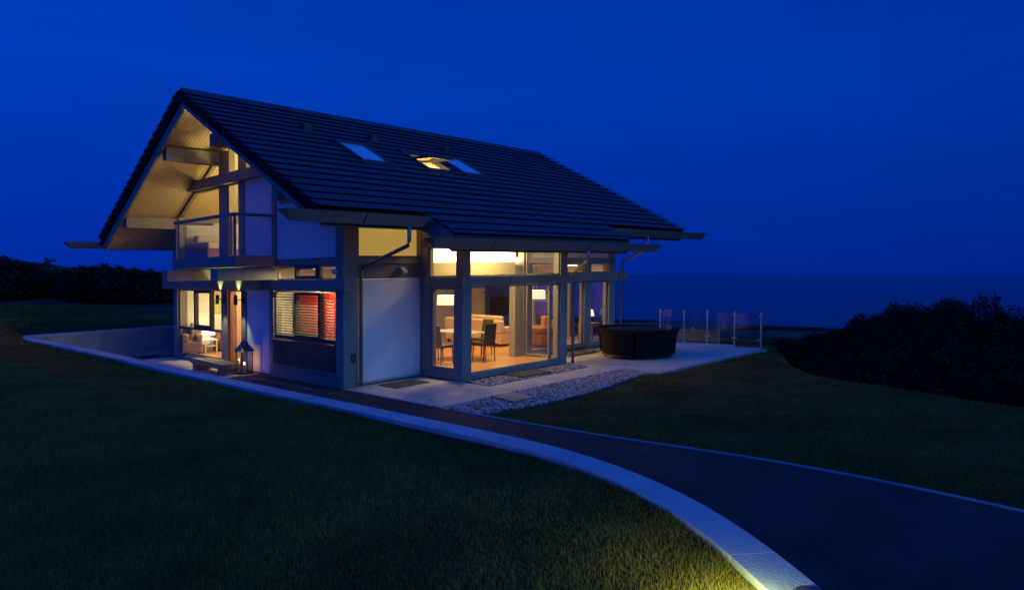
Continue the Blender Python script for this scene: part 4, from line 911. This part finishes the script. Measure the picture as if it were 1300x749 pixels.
# ---- garden lamp at the near end of the wall
lp = ground_pt = Vector((*onz(1030, 757, WT), WT))
gl_ = empty('garden_lamp', Vector((lp.x, lp.y, WT)), 'round dark cap of a garden lamp on the near end of the stone wall', 'lamp')
MB().lathe([(0, .035), (.085, .03), (.105, .015), (.105, 0), (.0, 0)], lp, 30).build('cap', mat('lamp_cap', (.05, .045, .045), .5), gl_, smooth=False)
MB().lathe([(.07, 0), (.07, -.02)], lp, 20).build('lens', BLACK, gl_) if False else None
gp = onz(944, 758, WT+.06)
point('garden_lamp_glow', (gp[0], gp[1], WT+.07), 38.0, (.80, 1, .26), .03, parent=gl_)

# ================================================================== PLANTS
def leaf_mat(name, c0, c1, patch=0):
    m = bpy.data.materials.new(name); m.use_nodes = True; t = m.node_tree; bs = t.nodes['Principled BSDF']; bs.inputs['Roughness'].default_value = .7; bs.inputs['Specular IOR Level'].default_value = .2
    g = t.nodes.new('ShaderNodeNewGeometry'); r = t.nodes.new('ShaderNodeValToRGB'); r.color_ramp.elements[0].color = (*c0, 1); r.color_ramp.elements[1].color = (*c1, 1)
    if patch:                       # clumps and worn patches, metres across
        c = t.nodes.new('ShaderNodeTexCoord'); n = t.nodes.new('ShaderNodeTexNoise'); n.inputs['Scale'].default_value = 1.1; n.inputs['Detail'].default_value = 5; t.links.new(c.outputs['Object'], n.inputs['Vector'])
        k = t.nodes.new('ShaderNodeMath'); k.operation = 'MULTIPLY_ADD'; k.inputs[1].default_value = .45; t.links.new(g.outputs['Random Per Island'], k.inputs[0])
        k2 = t.nodes.new('ShaderNodeMapRange'); k2.inputs[1].default_value = .35; k2.inputs[2].default_value = .65; k2.inputs[4].default_value = .6; t.links.new(n.outputs['Fac'], k2.inputs[0]); t.links.new(k2.outputs[0], k.inputs[2])
        t.links.new(k.outputs[0], r.inputs[0]); bs.inputs['Specular IOR Level'].default_value = 0.05
    else: t.links.new(g.outputs['Random Per Island'], r.inputs[0])
    t.links.new(r.outputs[0], bs.inputs['Base Color']); return m
LEAF = leaf_mat('shrub_leaves', (.008, .012, .005), (.026, .030, .014)); BARK = mat('bark', (.05, .04, .03), .9)
def leaves(pts, size, rng, asp=.5):
    n = len(pts); d = rng.normal(size=(n, 3)); d /= np.linalg.norm(d, axis=1)[:, None]; e_ = rng.normal(size=(n, 3)); e_ = np.cross(d, e_); e_ /= np.linalg.norm(e_, axis=1)[:, None]
    s_ = size*rng.uniform(.6, 1.4, (n, 1)); d = d*s_; e_ = e_*s_*asp
    V = np.stack([pts-d, pts+e_, pts+d, pts-e_], 1).reshape(-1, 3); F = np.arange(4*n).reshape(n, 4); return V, F
def shrub(x, y, z, r, h, n, seed, label, group, size=.09, sprigs=8, name='shrub', dome=False):
    rng = np.random.default_rng(seed); o = empty(name, (x, y, z), label, 'shrub', group); c = np.array([x, y, z])
    lob = [(rng.uniform(-.62, .62)*r, rng.uniform(-.62, .62)*r, rng.uniform(.18, .70)*h, rng.uniform(.30, .46)) for _ in range(22)]
    P = []
    for (lx, ly, lz, lr) in lob:
        m_ = n//22; u = rng.normal(size=(m_, 3)); u /= np.linalg.norm(u, axis=1)[:, None]
        rad = rng.uniform(.72, 1.0, (m_, 1))**.5*(1+.18*np.sin(u[:, :1]*7+lx)*np.cos(u[:, 1:2]*6+lz)); q = u*rad*np.array([r*lr*1.15, r*lr*1.15, h*lr*.78]); P.append(q+np.array([lx, ly, lz]))
    if dome:                                      # wind-clipped gorse: one dense lumpy dome
        u = rng.normal(size=(n, 3)); u[:, 2] = np.abs(u[:, 2]); u /= np.linalg.norm(u, axis=1)[:, None]; ph = rng.uniform(0, 6, 8)
        bump = 1+.055*np.sin(u[:, 0]*9+ph[0])*np.sin(u[:, 1]*8+ph[1])+.045*np.sin(u[:, 2]*13+ph[2])*np.sin(u[:, 0]*15+ph[3])+.03*np.sin(u[:, 1]*24+ph[4])*np.sin(u[:, 2]*21+u[:, 0]*19+ph[5])
        P = [u*(bump*rng.uniform(.90, 1.0, n))[:, None]*np.array([r, r, h])*.97]
    P = np.concatenate(P); P = P[P[:, 2] > .02]
    st = []
    for i in range(sprigs):                       # shoots breaking the outline
        an = rng.uniform(0, 2*pi); rr_ = r*rng.uniform(.1, .75); b0 = np.array([rr_*cos(an), rr_*sin(an), h*rng.uniform(.72, .86)]); tip = b0+np.array([cos(an)*.12*r, sin(an)*.12*r, h*rng.uniform(.03, .07 if sprigs < 6 else .22)])
        st.append((b0, tip)); k_ = 26; t_ = rng.uniform(0, 1, (k_, 1)); P = np.concatenate([P, b0+(tip-b0)*t_+rng.normal(size=(k_, 3))*size*1.1*(1.2-t_)])
    V, F = leaves(P+c, size, rng); npmesh('foliage', V, F, LEAF, parent=o)
    sm = MB()
    for i in range(6):
        an = i*1.05+rng.uniform(0, .4); sm.tube([c+np.array([.08*cos(an), .08*sin(an), -.15]), c+np.array([.3*r*cos(an), .3*r*sin(an), h*.4]), c+np.array([.55*r*cos(an), .55*r*sin(an), h*.72])], [.05, .03, .012], 6)
    for b0, tip in st: sm.tube([c+b0*np.array([.8, .8, .7]), c+b0, c+tip], [.02, .014, .005], 5)
    sm.build('stems', BARK, o); return o
def tz(x, y): return float(terrain(np.array(float(x)), np.array(float(y))))
def place(px, Y): return ((px-650)/FPX*Y, Y)
# right hedge mass beyond the lawn edge
right = [  # px, distance, top py, radius, label
    (1000, 24.5, 430, 1.4, 'dark shrub just right of the last balustrade post'),
    (1060, 22.5, 420, 1.8, 'low dark shrub in the dip left of the big bush'),
    (1106, 22.0, 403, 2.1, 'dark bush at the left shoulder of the big mass'),
    (1150, 22.0, 386, 2.6, 'rounded dark bush rising towards the summit of the mass'),
    (1195, 22.5, 377, 2.9, 'left half of the highest dark bush against the sea'),
    (1243, 22.5, 380, 2.8, 'right half of the highest dark bush against the sea'),
    (1292, 22.0, 393, 2.8, 'large dark bush at the right edge of the picture'),
    (1080, 17.8, 452, 1.5, 'low dark bush in front where the lawn dips'),
    (1135, 17.0, 445, 1.6, 'dark bush in front below the rounded one'),
    (1195, 16.4, 440, 1.7, 'dark bush in front below the summit'),
    (1255, 16.0, 442, 1.7, 'dark bush in front near the lawn edge on the right'),
    (1320, 15.5, 445, 1.8, 'dark bush cut by the right frame edge in front')]
for i, (px, Y, py, r, lab) in enumerate(right):
    x, y = place(px, Y); z = tz(x, y); hy = 347.3+.0073*(px-650); top = EYE-(py-hy)*Y/FPX; h = max(1.0, (top-z))
    shrub(x, y, z-.1, r, h+.1, 42000 if r > 1.6 else 24000, 100+i, lab, 'dark shrubs below the lawn edge', size=.045, sprigs=1, dome=True)
for i, (px, Y, py) in enumerate(((905, 27, 432), (950, 26, 437), (985, 25.5, 433))):
    x, y = place(px, Y); z = tz(x, y); top = EYE-(py-349)*Y/FPX
    shrub(x, y, z-.1, 1.3, max(.9, top-z), 3500, 140+i, ['low scrub behind the third balustrade post', 'low scrub behind the fourth balustrade post', 'scrub behind the end balustrade post'][i], 'scrub below the patio', size=.08)
# left hedge
left = [(-12, 40, 322, 2.6), (18, 42, 331, 2.4), (48, 44, 340, 2.3), (76, 44, 345, 2.2), (103, 43, 346, 2.0), (124, 40, 335, 2.0), (150, 41, 338, 2.1), (172, 39, 341, 1.9), (193, 41, 347, 2.0), (214, 40, 352, 2.0)]
ll_ = ['hedge bush at the left frame edge', 'hedge bush just left of the utility pole', 'hedge bush below the utility pole', 'hedge bush just right of the utility pole', 'hedge bush in the low stretch of the skyline', 'tall feathery hedge bush under the gutter tip', 'dense hedge bush between the two tall ones', 'hedge bush with long shoots on the skyline', 'hedge bush second from the house', 'hedge bush hard against the house corner']
for i, (px, Y, py, r) in enumerate(left):
    x, y = place(px, Y); z = tz(x, y); hy = 347.3+.0073*(px-650); top = EYE-(py-hy)*Y/FPX; h = (top-z)
    shrub(x, y, z-.1, r, h, 7000, 200+i, ll_[i], 'hedge bushes beyond the left lawn', size=.13, sprigs=14 if i in (5, 7) else 8)
# utility pole on the hill
x, y = place(59, 120); z = tz(x, y)-.3
up_ = empty('utility_pole', (x, y, z), 'wooden utility pole with crossarm on the distant left hill', 'pole')
top = EYE+(342.9-327)*120/FPX
MB().tube([(x, y, z), (x, y, top)], [.32, .26], 8).build('pole', BARK, up_)
MB().hexa([(x-.1, y-.1, top-.7), (x+1.7, y-.1, top-.8), (x+1.7, y+.1, top-.8), (x-.1, y+.1, top-.7), (x-.1, y-.1, top-.35), (x+1.7, y-.1, top-.45), (x+1.7, y+.1, top-.45), (x-.1, y+.1, top-.35)]).build('crossarm', BARK, up_)
MB().tube([(x+1.5, y, z), (x+.2, y, top-.8)], .14, 6).build('stay', BARK, up_)
for k in (.8, 1.5): MB().tube([(x+k, y, top-.5), (x+k, y, top-.15)], .09, 6).build('insulator', BLACK, up_)

# ---- grass blades on the front lawn (denser near the camera)
rng = np.random.default_rng(5); N = 60000
# sample in the ruled surface parameter space, weight by closeness
i0 = rng.uniform(0, 1, N*3); ii = i0*(ni-1); s_ = rng.uniform(0, 1, N*3)
fi = np.floor(ii).astype(int).clip(0, ni-2); fr_ = (ii-fi)[:, None]
Wp = OUTL[fi]*(1-fr_)+OUTL[fi+1]*fr_; t = (ii/(ni-1))[:, None]; Q = far0*(1-t)+far1*t
p = Wp*(1-s_[:, None])+Q*s_[:, None]; dist_c = np.hypot(p[:, 0], p[:, 1]); infr = (p[:, 1] > 1.6) & (np.abs(p[:, 0]) < .80*p[:, 1]+.4) & (dist_c < 24)
p, Wp = p[infr], Wp[infr]
# extra blades close by
M2 = 950000; yy = 1.8*(26/1.8)**rng.uniform(0, 1, M2); xx_ = rng.uniform(-.82, .62, M2)*yy
wallx = np.interp(yy, OUTL[::-1, 1], OUTL[::-1, 0]); ok = xx_ < wallx-.01; p2 = np.stack([xx_[ok], yy[ok]], 1)
def near_wall(pp):
    out = np.empty(len(pp))
    for k in range(0, len(pp), 20000):
        q = pp[k:k+20000]; out[k:k+20000] = np.sqrt(((q[:, None, :]-OUTL[None, ::2, :])**2).sum(2).min(1))
    return out
pa = np.concatenate([p, p2]); dw = near_wall(pa)
za = lawn_z(pa[:, 0], pa[:, 1], dw)-.01
dd = np.hypot(pa[:, 0], pa[:, 1]); clump = .5+.5*np.sin(pa[:, 0]*5.1+np.sin(pa[:, 1]*3.7)*2)*np.sin(pa[:, 1]*4.3+np.sin(pa[:, 0]*2.9)*2); hgt = (.022+.034*rng.random(len(pa))+.022*clump*rng.random(len(pa)))*(1+.7*smooth(dw, .3, .0)*rng.random(len(pa))); wdt = .0006+.00065*dd
an = rng.uniform(0, 2*pi, len(pa)); ln_ = rng.uniform(.1, .6, len(pa))*hgt; la = rng.uniform(0, 2*pi, len(pa))
B0 = np.stack([pa[:, 0], pa[:, 1], za], 1); w3 = np.stack([np.cos(an)*wdt, np.sin(an)*wdt, np.zeros(len(pa))], 1)
tip = B0+np.stack([np.cos(la)*ln_, np.sin(la)*ln_, hgt], 1)
V = np.stack([B0-w3, B0+w3, tip], 1).reshape(-1, 3); F = np.arange(len(V)).reshape(-1, 3)
BLADE = leaf_mat('grass_blades', (.075, .060, .014), (.210, .165, .038), patch=1)
npmesh('lawn_grass', V, F, BLADE, kind='stuff', label='short mown grass blades of the near lawn', cat='grass')
M3 = 330000; yy = 6*(24/6)**rng.uniform(0, 1, M3); xx_ = rng.uniform(-.2, .80, M3)*yy
A3, B3 = ab(xx_, yy); fe = np.interp(xx_, FAR[:, 0], FAR[:, 1])      # far edge of the drive
gb = np.interp(B3, [-30, -.1, .1, 1.2, 2.8, 5.6, 5.9, 11.7, 11.9], [-3.36, -3.45, -4.25, -4.47, -4.47, -4.08, -4.25, -4.42, 9])
ok = (yy > fe+.03) & (A3 < gb-.03) & (xx_ < np.interp(yy, EY, EXX)+1.2)
xr, yr, A3, B3 = xx_[ok], yy[ok], A3[ok], B3[ok]; zr_ = terrain(xr, yr)+.012*np.sin(xr*2.1+np.cos(yr*1.7)*2)+.01*np.sin(yr*2.7+xr)-.01
dd = np.hypot(xr, yr); n3 = len(xr); hgt = .02+.035*rng.random(n3); wdt = .0016+.0007*dd; an = rng.uniform(0, 2*pi, n3); la = rng.uniform(0, 2*pi, n3); ln_ = rng.uniform(.1, .7, n3)*hgt
B0 = np.stack([xr, yr, zr_], 1); w3 = np.stack([np.cos(an)*wdt, np.sin(an)*wdt, np.zeros(n3)], 1); tip = B0+np.stack([np.cos(la)*ln_, np.sin(la)*ln_, hgt], 1)
V = np.stack([B0-w3, B0+w3, tip], 1).reshape(-1, 3); F = np.arange(len(V)).reshape(-1, 3)
npmesh('terrace_grass', V, F, BLADE, kind='stuff', label='mown grass blades of the lawn between drive and terrace', cat='grass')
print('blades', len(pa), 'objects', len(bpy.data.objects))
